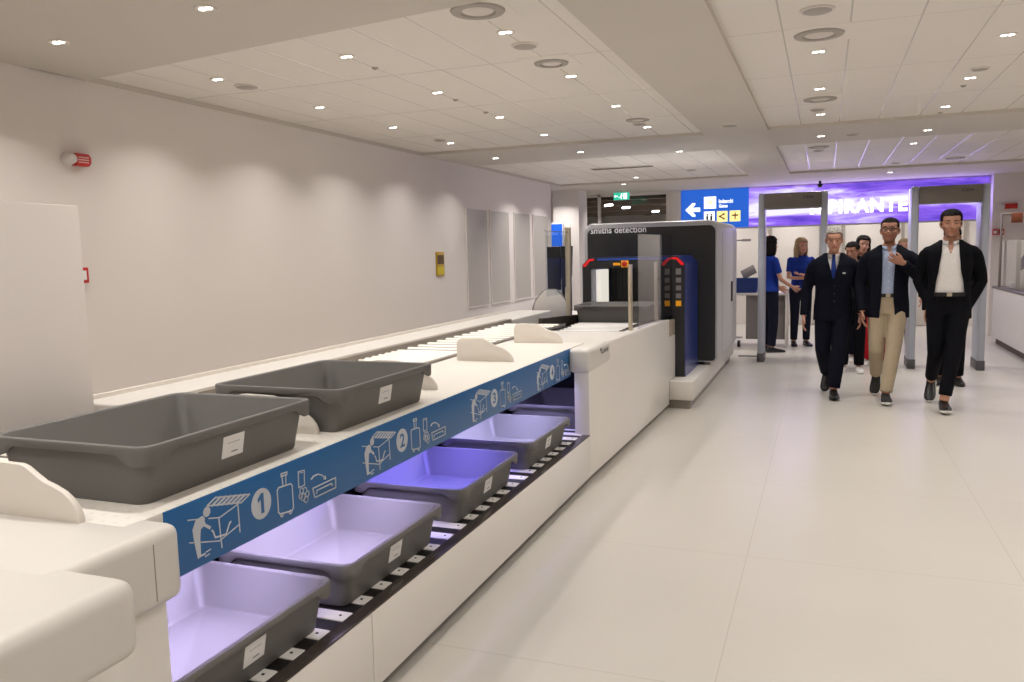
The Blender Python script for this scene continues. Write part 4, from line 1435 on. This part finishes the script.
def hand_bm(left, curl=22, spread=3):
    q = MB()
    md = -1 if left else 1
    rings = []
    for z, wy, tx, cy in ((.02, .026, .020, 0), (0.0, .027, .020, 0), (-.03, .036, .020, -.002), (-.06, .042, .019, -.001), (-.088, .041, .015, 0), (-.098, .034, .009, 0)):
        rings.append([Vector((tx * .75 * math.cos(2 * PI * j / 16), cy + wy * math.sin(2 * PI * j / 16), z)) for j in range(16)])
    q.loft(rings)
    for y, L_, r, sp in ((-.030, .070, .0085, -4), (-.010, .079, .0088, -1), (.011, .073, .0085, 2), (.030, .056, .0075, 6)):
        p = Vector((0, y, -.085))
        pts = [p.copy()]
        ang = math.radians(curl * .5)
        for seg in (.46, .30, .24):
            d = Vector((md * math.sin(ang), math.sin(math.radians(sp + (spread if y > 0 else -spread))), -math.cos(ang)))
            p = p + d.normalized() * L_ * (seg + .04)
            pts.append(p.copy())
            ang += math.radians(curl)
        q.tube(pts, [r * 1.05, r, r * .93, r * .7], 10)
    q.tube([(0, -.020, -.018), (md * .006, -.042, -.045), (md * .014, -.055, -.075), (md * .018, -.056, -.100)], [.014, .0125, .0105, .0075], 10)
    return remesh_bm(q.bm, .0032, 2)


def shoe_parts(mtx, boot=None):
    up_ = MB(); so = MB()

    def ring(y, w, z0, z1, cx=0):
        n = 20
        return [Vector((cx + w * math.cos(2 * PI * j / n), y, (z0 + z1) / 2 + (z1 - z0) / 2 * math.copysign(abs(math.sin(2 * PI * j / n)) ** .7, math.sin(2 * PI * j / n)))) for j in range(n)]
    up_.loft([ring(.072, .018, -.07, -.03), ring(.064, .032, -.075, .0), ring(.04, .039, -.075, .012), ring(.0, .040, -.075, .012), ring(-.04, .041, -.075, -.008), ring(-.09, .047, -.075, -.026),
              ring(-.14, .049, -.075, -.036), ring(-.18, .042, -.075, -.044), ring(-.203, .024, -.073, -.055)])
    so.loft([ring(.080, .018, -.085, -.060), ring(.070, .036, -.085, -.060), ring(.03, .042, -.085, -.060), ring(-.04, .043, -.085, -.060), ring(-.10, .050, -.085, -.060), ring(-.15, .052, -.085, -.060), ring(-.19, .043, -.085, -.060), ring(-.213, .022, -.083, -.062)])
    for q in (up_, so):
        bmesh.ops.transform(q.bm, matrix=mtx, verts=list(q.bm.verts))
    return up_, so


def limb(q, pts, radii, n=14, sub=4):
    """tapered limb through joints, with a smooth bend"""
    P = [Vector(p) for p in pts]
    out, rad = [], []
    m = len(P)
    for i in range(m - 1):
        p0, p1, p2, p3 = P[max(0, i - 1)], P[i], P[i + 1], P[min(m - 1, i + 2)]
        for k in range(sub):
            t = k / sub
            lin_ = p1.lerp(p2, t)
            cr = .5 * ((2 * p1) + (p2 - p0) * t + (2 * p0 - 5 * p1 + 4 * p2 - p3) * t * t + (3 * p1 - p0 - 3 * p2 + p3) * t ** 3)
            out.append(lin_.lerp(cr, .35))
            rad.append(radii[i] + (radii[i + 1] - radii[i]) * t)
    out.append(P[-1])
    rad.append(radii[-1])
    q.tube(out, rad, n)


def emit_mesh(bm, name, mats, parent, s, mtx=None, angle=180, idx=None):
    if mtx is not None:
        bm.transform(mtx)
    bm.transform(Matrix.Scale(s, 4))
    if idx:
        for f in bm.faces:
            f.material_index = idx(f)
    me = bpy.data.meshes.new(name)
    bm.to_mesh(me)
    bm.free()
    for m in (mats if isinstance(mats, (list, tuple)) else [mats]):
        me.materials.append(m)
    finish(me, True, angle)
    o = bpy.data.objects.new(name, me)
    COL.objects.link(o)
    o.parent = parent
    return o


def skin_mat(name, c, var=.06):
    m = mat(name, c, rough=.5, var=var, scale=25)
    nt = m.node_tree
    b = nt.nodes['Principled BSDF']
    src = b.inputs['Base Color'].links[0].from_socket
    for att, col in (('stubble', tuple(c[k] * f for k, f in enumerate((.66, .62, .60))) + (1,)), ('lips', tuple(c[k] * f for k, f in enumerate((.72, .50, .50))) + (1,))):
        a = nt.nodes.new('ShaderNodeAttribute')
        a.attribute_name = att
        mx = nt.nodes.new('ShaderNodeMix'); mx.data_type = 'RGBA'
        nt.links.new(a.outputs['Fac'], mx.inputs['Factor'])
        nt.links.new(src, mx.inputs['A'])
        mx.inputs['B'].default_value = col
        src = mx.outputs['Result']
    nt.links.new(src, b.inputs['Base Color'])
    b.inputs['Subsurface Weight'].default_value = .08
    b.inputs['Subsurface Radius'].default_value = (.01, .004, .002)
    return m


def sstep(a, b, x):
    t = max(0.0, min(1.0, (x - a) / (b - a)))
    return t * t * (3 - 2 * t)


M['eye'] = mat('eye_white', rgb(136, 126, 118), rough=.2, var=0)
M['iris'] = mat('iris_dark', rgb(44, 28, 20), rough=.2, var=0)
M['lips'] = mat('lips', rgb(150, 84, 74), rough=.5, var=.05)
FAB = {}


def fabric(key, c, rough=.85):
    if key not in FAB:
        FAB[key] = mat('cloth_' + key, c, rough=rough, var=.10, scale=60, bump=.25, bscale=500, spec=.12)
    return FAB[key]


def person(label, loc, rotz, height, skin, hair, pose, outfit, female=False, head=(0, 0, 0), voxel=.0075, group=None):
    s = height / 1.750
    root = thing('person', label, 'person', (0, 0, 0), group)
    T = TORSO_F if female else TORSO_M
    sh = pose.get('sh', .165 if female else .188)
    D = dict(LS=(sh, .008, 1.405), RS=(-sh, .008, 1.405), LE=(.245, .03, 1.13), RE=(-.245, .03, 1.13), LW=(.25, -.05, .86), RW=(-.25, -.05, .86),
             LH=(.088, .01, .91), RH=(-.088, .01, .91), LK=(.095, -.015, .49), RK=(-.095, -.015, .49), LA=(.10, .015, .085), RA=(-.10, .015, .085),
             LF=(0, 8), RF=(0, -8), LHM=None, RHM=None, hide=())
    D.update(pose)
    sk = skin_mat('skin_' + label[:6].replace(' ', '_'), skin)
    HM = Matrix.Translation((0, -.008, 1.518)) @ Matrix.Rotation(math.radians(head[0]), 4, 'Z') @ Matrix.Rotation(math.radians(head[1]), 4, 'X') @ Matrix.Rotation(math.radians(head[2]), 4, 'Y')
    # body: one continuous surface
    q = MB()
    q.loft(torso_rings(T, .84, 1.56, 26, -.012))
    hb = head_bm(female)
    hb2 = hb.copy()
    q.merge(hb, HM)
    fa = .82 if female else 1.0
    for sd in 'LR':
        limb(q, [Vector(D[sd + 'S']) * 1.0 + Vector((-.016 if sd == 'L' else .016, 0, -.036)), D[sd + 'E'], D[sd + 'W']], [.042 * fa, .040 * fa, .028 * fa])
        q.ball(Vector(D[sd + 'S']) + Vector((-.03 if sd == 'L' else .03, 0, -.045)), .042 * fa, (1, 1, 1), 8)
        limb(q, [D[sd + 'H'], D[sd + 'K'], D[sd + 'A']], [.080, .054, .040])
        a = Vector(D[sd + 'A'])
        fp_, fy = D[sd + 'F']
        fm = Matrix.Translation(a) @ Matrix.Rotation(math.radians(fy), 4, 'Z') @ Matrix.Rotation(math.radians(fp_), 4, 'X')
        q.tube([fm @ Vector((0, .03, -.03)), fm @ Vector((0, -.05, -.045)), fm @ Vector((0, -.15, -.060))], [.030, .030, .014], 10)
    body = remesh_bm(q.bm, voxel, 2)
    for sd in 'LR':
        if sd in D['hide']:
            continue
        hm = D[sd + 'HM']
        w = Vector(D[sd + 'W'])
        if hm is None:
            d = (w - Vector(D[sd + 'E'])).normalized()
            z = -d
            y = Vector((0, 1, 0)); y = (y - z * y.dot(z)).normalized()
            x = y.cross(z)
            hm = Matrix((x, y, z)).transposed().to_4x4()
        h2 = hand_bm(sd == 'L', D.get(sd + 'C', 20))
        h2.transform(Matrix.Translation(w) @ hm)
        tmp = bpy.data.meshes.new('h')
        h2.to_mesh(tmp)
        body.from_mesh(tmp)
        h2.free()
        bpy.data.meshes.remove(tmp)
    HMi = HM.inverted()
    beard = outfit.get('stubble')

    la, sa_ = [], []
    for v in body.verts:
        c = HMi @ v.co
        t = c.z / HH
        on = -.05 < t < 1 and c.y < .02
        la.append((1 - sstep(.016, .026, abs(c.x))) * sstep(.160, .185, t) * (1 - sstep(.250, .272, t)) * (1 if c.y < -.078 else 0) if on else 0.0)
        lim = .30 + .10 * min(1, abs(c.x) / .06)
        sa_.append((1 - sstep(lim - .05, lim + .03, t)) * sstep(-.10, -.02, t) * (1 - sstep(-.03, .01, c.y)) * (.3 if abs(c.x) < .02 and t > .27 else 1) if (beard and on) else 0.0)
    bo_ = emit_mesh(body, 'body', sk, root, s)
    for nm_, vals in (('lips', la), ('stubble', sa_)):
        at_ = bo_.data.attributes.new(nm_, 'FLOAT', 'POINT')
        at_.data.foreach_set('value', vals)
    # eyes, brows
    for sd in (-1, 1):
        e = MB(); e.ball((.031 * sd, -.0742, .505 * HH), .0112, (1, 1, .55), 10)
        eo = emit_mesh(e.bm, 'eye', M['eye'], root, s, HM)
        e = MB(); e.ball((.031 * sd, -.0816, .505 * HH), .0055, (1, .7, 1), 8)
        emit_mesh(e.bm, 'iris', M['iris'], eo, s, HM)
        e = MB(); e.tube([(.014 * sd, -.0965, .612 * HH), (.032 * sd, -.0955, .632 * HH), (.053 * sd, -.079, .605 * HH)], [.0028, .0036, .002], 6)
        emit_mesh(e.bm, 'eyebrow', outfit.get('brow', hair[1]), root, s, HM)
    # hair
    hbm = remesh_bm(hb2, .0055, 2)
    kind = hair[0]

    def in_hair(c):
        t = c.z / HH
        if c.y < -.045:
            return t > (.80 if kind != 'receding' else .83) + .25 * max(0, -c.y - .08) and t > .74
        if c.y < .01:
            return t > .60 if abs(c.x) > .03 else t > .7
        lim = .22 if c.y > .035 else .44
        return t > lim and not (abs(c.x) > .078 and t < .6 and c.y < .035)
    kill = [f for f in hbm.faces if not in_hair(f.calc_center_median())]
    bmesh.ops.delete(hbm, geom=kill, context='FACES')
    hbm.normal_update()
    th = {'short': .011, 'crop': .006, 'receding': .010, 'long': .020, 'bob': .024}[kind]
    for v in hbm.verts:
        t = v.co.z / HH
        g = th * (.6 + .7 * max(0, min(1, (t - .45) / .5)))
        v.co += v.normal * g * (1 + .25 * math.sin(v.co.x * 210 + v.co.y * 130) * math.sin(v.co.z * 190))
    r = bmesh.ops.solidify(hbm, geom=list(hbm.faces), thickness=th * .9)
    if kind in ('long', 'bob'):
        L_ = .30 if kind == 'long' else .15
        if outfit.get('hair_len'):
            L_ = outfit['hair_len']
        q = MB()
        for k in range(15):
            a = math.radians(-28 + 236 * k / 14)
            x0_, y0_ = .079 * math.cos(a), .018 + .090 * math.sin(a)
            wob = .006 * math.sin(k * 2.3)
            q.tube([(x0_ * .85, y0_ * .9, .80 * HH), (x0_ * 1.05, y0_ * 1.03, .55 * HH), (x0_ * 1.13 + wob, y0_ * 1.08, .25 * HH), (x0_ * 1.12 + wob, y0_ * 1.06 + .005, .5 * HH - L_ * .85), (x0_ * 1.0, y0_ * .98 + .008, .5 * HH - L_)], [.016, .020, .022, .018, .008], 8)
        hl = remesh_bm(q.bm, .006, 3)
        tmp = bpy.data.meshes.new('h'); hl.to_mesh(tmp); hbm.from_mesh(tmp); hl.free(); bpy.data.meshes.remove(tmp)
    emit_mesh(hbm, 'hair', hair[1], root, s, HM)
    if outfit.get('glasses'):
        q = MB()
        for sd in (-1, 1):
            pts = [(.031 * sd + .024 * math.copysign(abs(math.cos(2 * PI * k / 20)) ** .7, math.cos(2 * PI * k / 20)), -.103, .505 * HH + .016 * math.copysign(abs(math.sin(2 * PI * k / 20)) ** .7, math.sin(2 * PI * k / 20))) for k in range(21)]
            q.tube(pts, .0028, 6)
            q.tube([(.055 * sd, -.102, .53 * HH), (.074 * sd, -.08, .53 * HH), (.084 * sd, .01, .53 * HH)], .0026, 6)
        q.tube([(-.008, -.103, .53 * HH), (.008, -.103, .53 * HH)], .0028, 6)
        emit_mesh(q.bm, 'glasses', M['blackplastic'], root, s, HM)
    # trousers
    tr = outfit['trousers']
    q = MB()
    wid = outfit.get('leg_w', 1.0)
    q.loft(torso_rings(T, .84, 1.035, 10, .006))
    q.ball((0, .01, .86), .09, (1.25, 1, .8), 10)
    for sd in 'LR':
        A, K = Vector(D[sd + 'A']), Vector(D[sd + 'K'])
        end = A + (K - A).normalized() * outfit.get('crop', .015)
        limb(q, [Vector(D[sd + 'H']) + Vector((0, 0, .02)), D[sd + 'K'], end], [.098, .070 * wid, .056 * wid], 16, 5)
    emit_mesh(remesh_bm(q.bm, max(.008, voxel), 3), 'trousers', tr, root, s)
    # shoes
    for sd in 'LR':
        fp_, fy = D[sd + 'F']
        fm = Matrix.Translation(D[sd + 'A']) @ Matrix.Rotation(math.radians(fy), 4, 'Z') @ Matrix.Rotation(math.radians(fp_), 4, 'X')
        u_, so = shoe_parts(fm)
        for q in (u_, so):
            bmesh.ops.recalc_face_normals(q.bm, faces=list(q.bm.faces))
        sho = emit_mesh(u_.bm, 'shoe', outfit['shoe'], root, s, None, 60)
        emit_mesh(so.bm, 'sole', outfit['sole'], sho, s, None, 60)
    # shirt or polo
    q = MB()
    top = 1.475
    if 'jacket' in outfit or 'vest' in outfit:
        q.loft(torso_rings(T, 1.015, top, 24, -.006))
    else:
        q.loft(torso_rings(T, .93 if outfit.get('untuck') else 1.015, top, 24, .013))
        for sd in 'LR':
            S_, E_ = Vector(D[sd + 'S']), Vector(D[sd + 'E'])
            if outfit.get('sleeve') == 'long':
                limb(q, [S_, E_, D[sd + 'W']], [.066 * fa, .052 * fa, .038 * fa])
            else:
                limb(q, [S_, S_.lerp(E_, .35), S_.lerp(E_, .68)], [.066 * fa, .062 * fa, .058 * fa])
            q.ball(S_, .065 * fa, (1, 1, 1), 8)
    shb = remesh_bm(q.bm, max(.007, voxel), 3)
    nb = outfit.get('neck', 0)
    if nb:
        kill = [f for f in shb.faces if f.calc_center_median().y < 0 and f.calc_center_median().z > 1.475 - nb and abs(f.calc_center_median().x) < .034 * (f.calc_center_median().z - 1.475 + nb) / nb + .004]
        bmesh.ops.delete(shb, geom=kill, context='FACES')
        for v in shb.verts:
            if v.is_boundary and v.co.y < 0 and v.co.z > 1.47 - nb:
                w_ = max(.004, .034 * (v.co.z - 1.475 + nb) / nb + .004)
                if abs(abs(v.co.x) - w_) < .012:
                    v.co.x = math.copysign(w_, v.co.x)
    so_ = emit_mesh(shb, 'shirt' if 'jacket' in outfit or 'tie' in outfit else 'top', outfit['shirt'], root, s)
    if outfit.get('collar', True):
        q = MB()
        for sd in (-1, 1):
            rings = []
            for k in range(9):
                a = math.radians(90 - sd * (178 - (12 if nb else 4)) * k / 8)
                ca, sa = math.cos(a), math.sin(a)
                rb = .068 if not female else .058
                lo = Vector((ca * (rb + .018), .012 + sa * (rb + .012), 1.468 - .035 * max(0, -sa) ** 2 + .006))
                hi = Vector((ca * (rb + .003), .012 + sa * (rb - .002), 1.503 - .022 * max(0, -sa)))
                nrm = Vector((ca, sa, 0)) * .004
                rings.append([lo, hi, hi + nrm, lo + nrm])
            q.loft(rings)
        emit_mesh(q.bm, 'collar', outfit.get('collar_mat', outfit['shirt']), so_, s)
    front = lambda z: lerp_tab(T, z)[3] - lerp_tab(T, z)[1]
    if 'tie' in outfit:
        q = MB()
        rings = []
        for z, w in ((1.482, .012), (1.465, .018), (1.452, .013), (1.40, .020), (1.30, .027), (1.18, .034), (1.08, .040), (1.05, .030), (1.03, .004)):
            y = front(z) - .018
            rings.append([Vector((-w, y + .003, z)), Vector((0, y - .005, z)), Vector((w, y + .003, z)), Vector((0, y + .006, z))])
        q.loft(rings)
        emit_mesh(q.bm, 'tie', outfit['tie'], root, s, None, 40)
    if outfit.get('buttons'):
        q = MB()
        for k in range(6):
            z = 1.40 - .062 * k
            q.ball((0, front(z) - .012, z), .0055, (1, .4, 1), 6)
        emit_mesh(q.bm, 'shirt_button', outfit.get('button_mat', M['card']), so_, s)
    if 'belt' in outfit:
        q = MB()
        rg = torso_rings(T, 1.0, 1.035, 1, .016)
        ri = torso_rings(T, 1.0, 1.035, 1, .006)
        q.loft([ri[0], rg[0], rg[1], ri[1]], False)
        bo = emit_mesh(q.bm, 'belt', outfit['belt'], root, s, None, 40)
        q = MB(); y = front(1.017) - .018
        q.box(-.020, .020, y - .004, y + .004, 1.002, 1.034, .003)
        emit_mesh(q.bm, 'buckle', M['steel'], bo, s, None, 40)
    # jacket
    if 'jacket' in outfit:
        hem = outfit.get('hem', .80)
        J = [(hem, .190, .130, .140, .008), (.93, .186, .128, .142, .008), (1.03, .176, .126, .126, .0), (1.12, .172, .128, .116, .0), (1.28, .190, .138, .126, .0),
             (1.38, .196, .126, .126, .005), (1.435, .184, .104, .110, .012), (1.470, .128, .082, .092, .018), (1.495, .088, .074, .082, .018)]
        g = outfit.get('jw', 0.0)
        q = MB()
        q.loft(torso_rings(J, hem, 1.495, 30, g))
        for sd in 'LR':
            W_, E_ = Vector(D[sd + 'W']), Vector(D[sd + 'E'])
            end = W_ + (E_ - W_).normalized() * .005
            limb(q, [Vector(D[sd + 'S']) + Vector((0, 0, -.026)), Vector(D[sd + 'S']).lerp(E_, .3), E_, end], [.060 * fa, .066 * fa, .056 * fa, .044 * fa], 16, 4)
            q.ball(Vector(D[sd + 'S']) + Vector((-.012 if sd == 'L' else .012, 0, -.024)), .060 * fa, (1, 1, .95), 10)
        jb = remesh_bm(q.bm, max(.0075, voxel), 9)
        V = outfit['open']

        def vlim(z):
            if z < V[0][0]:
                return None
            a, b = lerp_tab(V, z)
            return a, b

        def inside(c, m=0.0):
            if c.y > -.02 or c.y < -.185:
                return False
            L2 = vlim(c.z)
            if L2 is None:
                return False
            return L2[0] - m < c.x < L2[1] + m and L2[1] - L2[0] > .002
        kill = [f for f in jb.faces if inside(f.calc_center_median())]
        # neck hole and hem are open
        kill += [f for f in jb.faces if f.calc_center_median().z > 1.488 and f.normal.z > .7 and abs(f.calc_center_median().x) < .09]
        kill = list(set(kill))
        lap = None
        if outfit.get('lapel'):
            lap = jb.copy()
            lk = [f for f in lap.faces if not (inside(f.calc_center_median(), outfit['lapel'] * max(.25, min(1, (f.calc_center_median().z - V[0][0] + .0) / .25)) * (1 if f.calc_center_median().z > 1.12 else 0)) and not inside(f.calc_center_median()))]
            bmesh.ops.delete(lap, geom=lk, context='FACES')
            for v in lap.verts:
                if v.is_boundary:
                    L2 = vlim(v.co.z)
                    if L2 is None:
                        continue
                    mg = outfit['lapel'] * max(.25, min(1, (v.co.z - V[0][0]) / .25))
                    for lim in (L2[0], L2[1], L2[0] - mg, L2[1] + mg):
                        if abs(v.co.x - lim) < .010:
                            v.co.x = lim
                            break
            lap.normal_update()
            for v in lap.verts:
                v.co += v.normal * .006
        bmesh.ops.delete(jb, geom=kill, context='FACES')
        for v in jb.verts:
            if v.is_boundary and v.co.y < -.02 and v.co.y > -.185:
                L2 = vlim(v.co.z)
                if L2 is None or L2[1] - L2[0] < .002:
                    continue
                for lim in L2:
                    if abs(v.co.x - lim) < .016:
                        v.co.x = lim
                        break
        bmesh.ops.solidify(jb, geom=list(jb.faces), thickness=.004)
        jo = emit_mesh(jb, 'jacket', outfit['jacket'], root, s)
        if lap is not None:
            if len(lap.faces):
                emit_mesh(lap, 'lapel', outfit.get('lapel_mat', outfit['jacket']), jo, s)
            else:
                lap.free()
        if outfit.get('pocket_square'):
            q = MB(); q.box(.088, .118, -.134, -.120, 1.282, 1.295, .002)
            emit_mesh(q.bm, 'pocket_square', M['card'], jo, s, Matrix.Translation((0, -.004, 0)))
        if outfit.get('jbuttons'):
            q = MB()
            for z in (1.16, 1.08, 1.00):
                q.ball((.012, -.134, z), .009, (1, .45, 1), 8)
            emit_mesh(q.bm, 'jacket_button', M['blackplastic'], jo, s)
    root.location = loc
    root.rotation_euler = (0, 0, math.radians(rotz))
    return root


navy = fabric('navy', rgb(16, 18, 31)); navy2 = fabric('navy_blazer', rgb(18, 20, 31)); blk = fabric('black_suit', rgb(14, 14, 20))
khaki = fabric('khaki', rgb(180, 164, 140)); whit = fabric('white_shirt', rgb(232, 228, 226)); lblue = fabric('light_blue_shirt', rgb(178, 192, 222))
roy = fabric('royal_blue_polo', rgb(28, 52, 136)); dkt = fabric('dark_trousers', rgb(24, 26, 40)); tieb = fabric('blue_tie', rgb(30, 52, 118), .6)
redt = fabric('red_trousers', rgb(176, 30, 40)); dtop = fabric('dark_top', rgb(32, 30, 34)); violet_c = fabric('violet_uniform', rgb(74, 66, 112))
lea = mat('shoe_leather_black', rgb(22, 20, 20), rough=.3, var=.1); snk = mat('shoe_dark_suede', rgb(34, 34, 36), rough=.7, var=.1)
wso = mat('sole_white', rgb(214, 212, 206), rough=.6, var=.03); bso = mat('sole_black', rgb(18, 17, 17), rough=.6, var=.05); wsh = mat('shoe_white', rgb(206, 202, 198), rough=.6, var=.05)
blt = mat('belt_black_leather', rgb(20, 19, 20), rough=.35, var=.1)
h_grey = mat('hair_grey', rgb(150, 145, 140), rough=.8, spec=.15, var=.2, scale=60, bump=.5, bscale=250)
h_dark = mat('hair_black', rgb(22, 18, 17), rough=.8, spec=.15, var=.2, scale=60, bump=.5, bscale=250)
h_blond = mat('hair_blond', rgb(158, 134, 104), rough=.8, spec=.15, var=.25, scale=50, bump=.5, bscale=250)
h_brow = mat('eyebrow_dark_grey', rgb(92, 82, 76), rough=.8, var=.1)
sk_a, sk_b, sk_c = rgb(196, 144, 122), rgb(174, 124, 102), rgb(186, 136, 112)

walk = dict(LK=(.080, -.135, .505), LA=(.045, -.215, .089), LF=(-4, 4), RK=(-.092, -.050, .485), RA=(-.070, .265, .205), RF=(42, -6))
boss = dict(walk); boss.update(RW=(-.285, -.045, .840), RE=(-.262, .035, 1.115), LW=(.265, .0, .86), LE=(.252, .05, 1.12), RA=(-.060, .265, .205), LA=(.02, -.215, .089), LK=(.065, -.135, .505))
person('grey-haired man in navy suit and blue tie walking, left of the three men', (.085, 8.74, 0), -1, 1.665, sk_a, ('receding', h_grey), boss,
       dict(trousers=navy, shirt=whit, tie=tieb, jacket=navy, open=[(1.215, -.003, .003), (1.27, -.016, .016), (1.46, -.058, .058), (1.5, -.062, .062)], lapel=.045, hem=.79, jw=.006, shoe=lea, sole=bso, pocket_square=True, jbuttons=True, brow=h_brow, leg_w=1.12),
       voxel=.006, head=(2, 8, 0))
midp = dict(walk); midp.update(RW=(-.225, -.06, .86), RE=(-.250, .04, 1.13), LE=(.275, -.035, 1.17), LW=(.120, -.205, 1.325), RA=(-.095, .265, .205), LA=(.0, -.215, .089), LK=(.055, -.135, .505), LC=32,
                               LHM=Matrix(((.25, .45, -.86), (.55, .67, .51), (.80, -.60, -.09))).transposed().to_4x4())
zd = Vector((.85, .05, -.42)).normalized()      # opposite of the finger direction: fingers point inwards and up
yd = Vector((-.30, .30, -.75)); yd = (yd - zd * yd.dot(zd)).normalized()
xd = yd.cross(zd)
midp['LHM'] = Matrix((xd, yd, zd)).transposed().to_4x4()
person('man in glasses and navy blazer with khaki trousers, hand raised to his collar', (.575, 8.58, 0), -4, 1.745, sk_b, ('crop', h_dark), midp,
       dict(trousers=khaki, shirt=lblue, jacket=navy2, open=[(.70, -.085, .105), (.85, -.070, .060), (1.0, -.060, .046), (1.15, -.056, .046), (1.40, -.056, .058), (1.5, -.064, .064)], lapel=.04, hem=.80, belt=blt, shoe=snk, sole=wso, stubble=True, glasses=True, neck=.05, buttons=True),
       voxel=.006, head=(-6, -4, 0))
rtp = dict(walk); rtp.update(sh=.18, LS=(.18, .008, 1.41), RS=(-.18, .008, 1.41), RE=(-.238, .075, 1.130), RW=(-.120, .0, .872), RC=8, LC=8, LE=(.247, .075, 1.125), LW=(.122, .0, .865), RA=(-.115, .265, .205), LA=(-.02, -.215, .089), LK=(.045, -.135, .505), hide=())
person('man in black suit and open white shirt, hands at his pockets, right of the three', (1.055, 8.28, 0), -5, 1.785, sk_c, ('short', h_dark), rtp,
       dict(trousers=blk, shirt=whit, jacket=blk, open=[(.70, -.15, .15), (.95, -.125, .130), (1.10, -.112, .110), (1.25, -.088, .080), (1.40, -.068, .066), (1.5, -.064, .064)], lapel=.03, hem=.80, jw=-.006, belt=blt, shoe=lea, sole=wso, stubble=True, neck=.10, buttons=True, crop=.05, leg_w=.96),
       voxel=.006, head=(2, 2, 0))
# staff
stand = dict()
reach = dict(LE=(.225, -.06, 1.12), LW=(.205, -.27, .98), RE=(-.225, -.06, 1.12), RW=(-.16, -.30, .99))
person('dark-haired woman in blue polo behind the left gate post, seen from behind', (-.725, 12.16, 0), 122, 1.63, sk_c, ('bob', h_dark), reach,
       dict(trousers=dkt, shirt=roy, untuck=True, shoe=lea, sole=bso, hair_len=.16), female=True, voxel=.009, head=(4, 0, 0))
cross = dict(LE=(.215, -.075, 1.13), LW=(-.03, -.225, 1.17), RE=(-.215, -.075, 1.13), RW=(.05, -.215, 1.115))
person('blond woman in blue polo standing with folded arms between the gates', (-.33, 13.0, 0), 14, 1.61, sk_a, ('long', h_blond), cross,
       dict(trousers=dkt, shirt=roy, untuck=True, shoe=lea, sole=bso, hair_len=.22), female=True, voxel=.009, head=(14, 0, 0))
person('person with violet uniform sleeve behind the right counter, cut by the frame', (2.80, 12.85, 0), -78, 1.64, sk_c, ('short', h_dark), dict(LE=(.235, -.27, 1.20), RE=(-.235, -.27, 1.20), RW=(-.10, -.22, 1.40), LW=(.10, -.22, 1.40)),
       dict(trousers=dkt, shirt=violet_c, sleeve='long', shoe=lea, sole=bso), voxel=.010)
# people behind
person('long dark-haired woman in dark top looking over between the first two men', (.44, 11.35, 0), -4, 1.60, sk_a, ('long', h_dark), dict(), dict(trousers=dkt, shirt=dtop, sleeve='long', shoe=wsh, sole=wso, hair_len=.26), female=True, voxel=.010, head=(14, 0, 8))
person('shorter dark-haired person in dark clothes close behind the grey-haired man', (.31, 10.35, 0), -4, 1.53, sk_b, ('short', h_dark), dict(), dict(trousers=blk, shirt=dtop, sleeve='long', shoe=wsh, sole=wso, leg_w=1.15), voxel=.010, head=(-20, 10, 0))
person('person in red trousers walking behind the man in khaki trousers', (.60, 11.0, 0), -5, 1.40, sk_a, ('short', h_dark), dict(), dict(trousers=redt, shirt=dtop, sleeve='long', shoe=wsh, sole=wso, leg_w=1.35), female=True, voxel=.010)
person('fair-haired person half hidden behind the shoulder of the man in glasses', (1.02, 12.45, 0), -5, 1.56, sk_a, ('short', h_blond), dict(), dict(trousers=dkt, shirt=dtop, sleeve='long', shoe=lea, sole=bso), voxel=.010)
person('person in black jacket behind the arm of the man in white shirt', (1.245, 9.65, 0), -6, 1.66, sk_c, ('short', h_dark), dict(RE=(-.235, .03, 1.10), RW=(-.245, -.04, .83), LE=(.20, -.03, 1.13), LW=(.08, -.22, 1.08)), dict(trousers=blk, shirt=blk, sleeve='long', shoe=lea, sole=bso), voxel=.010)
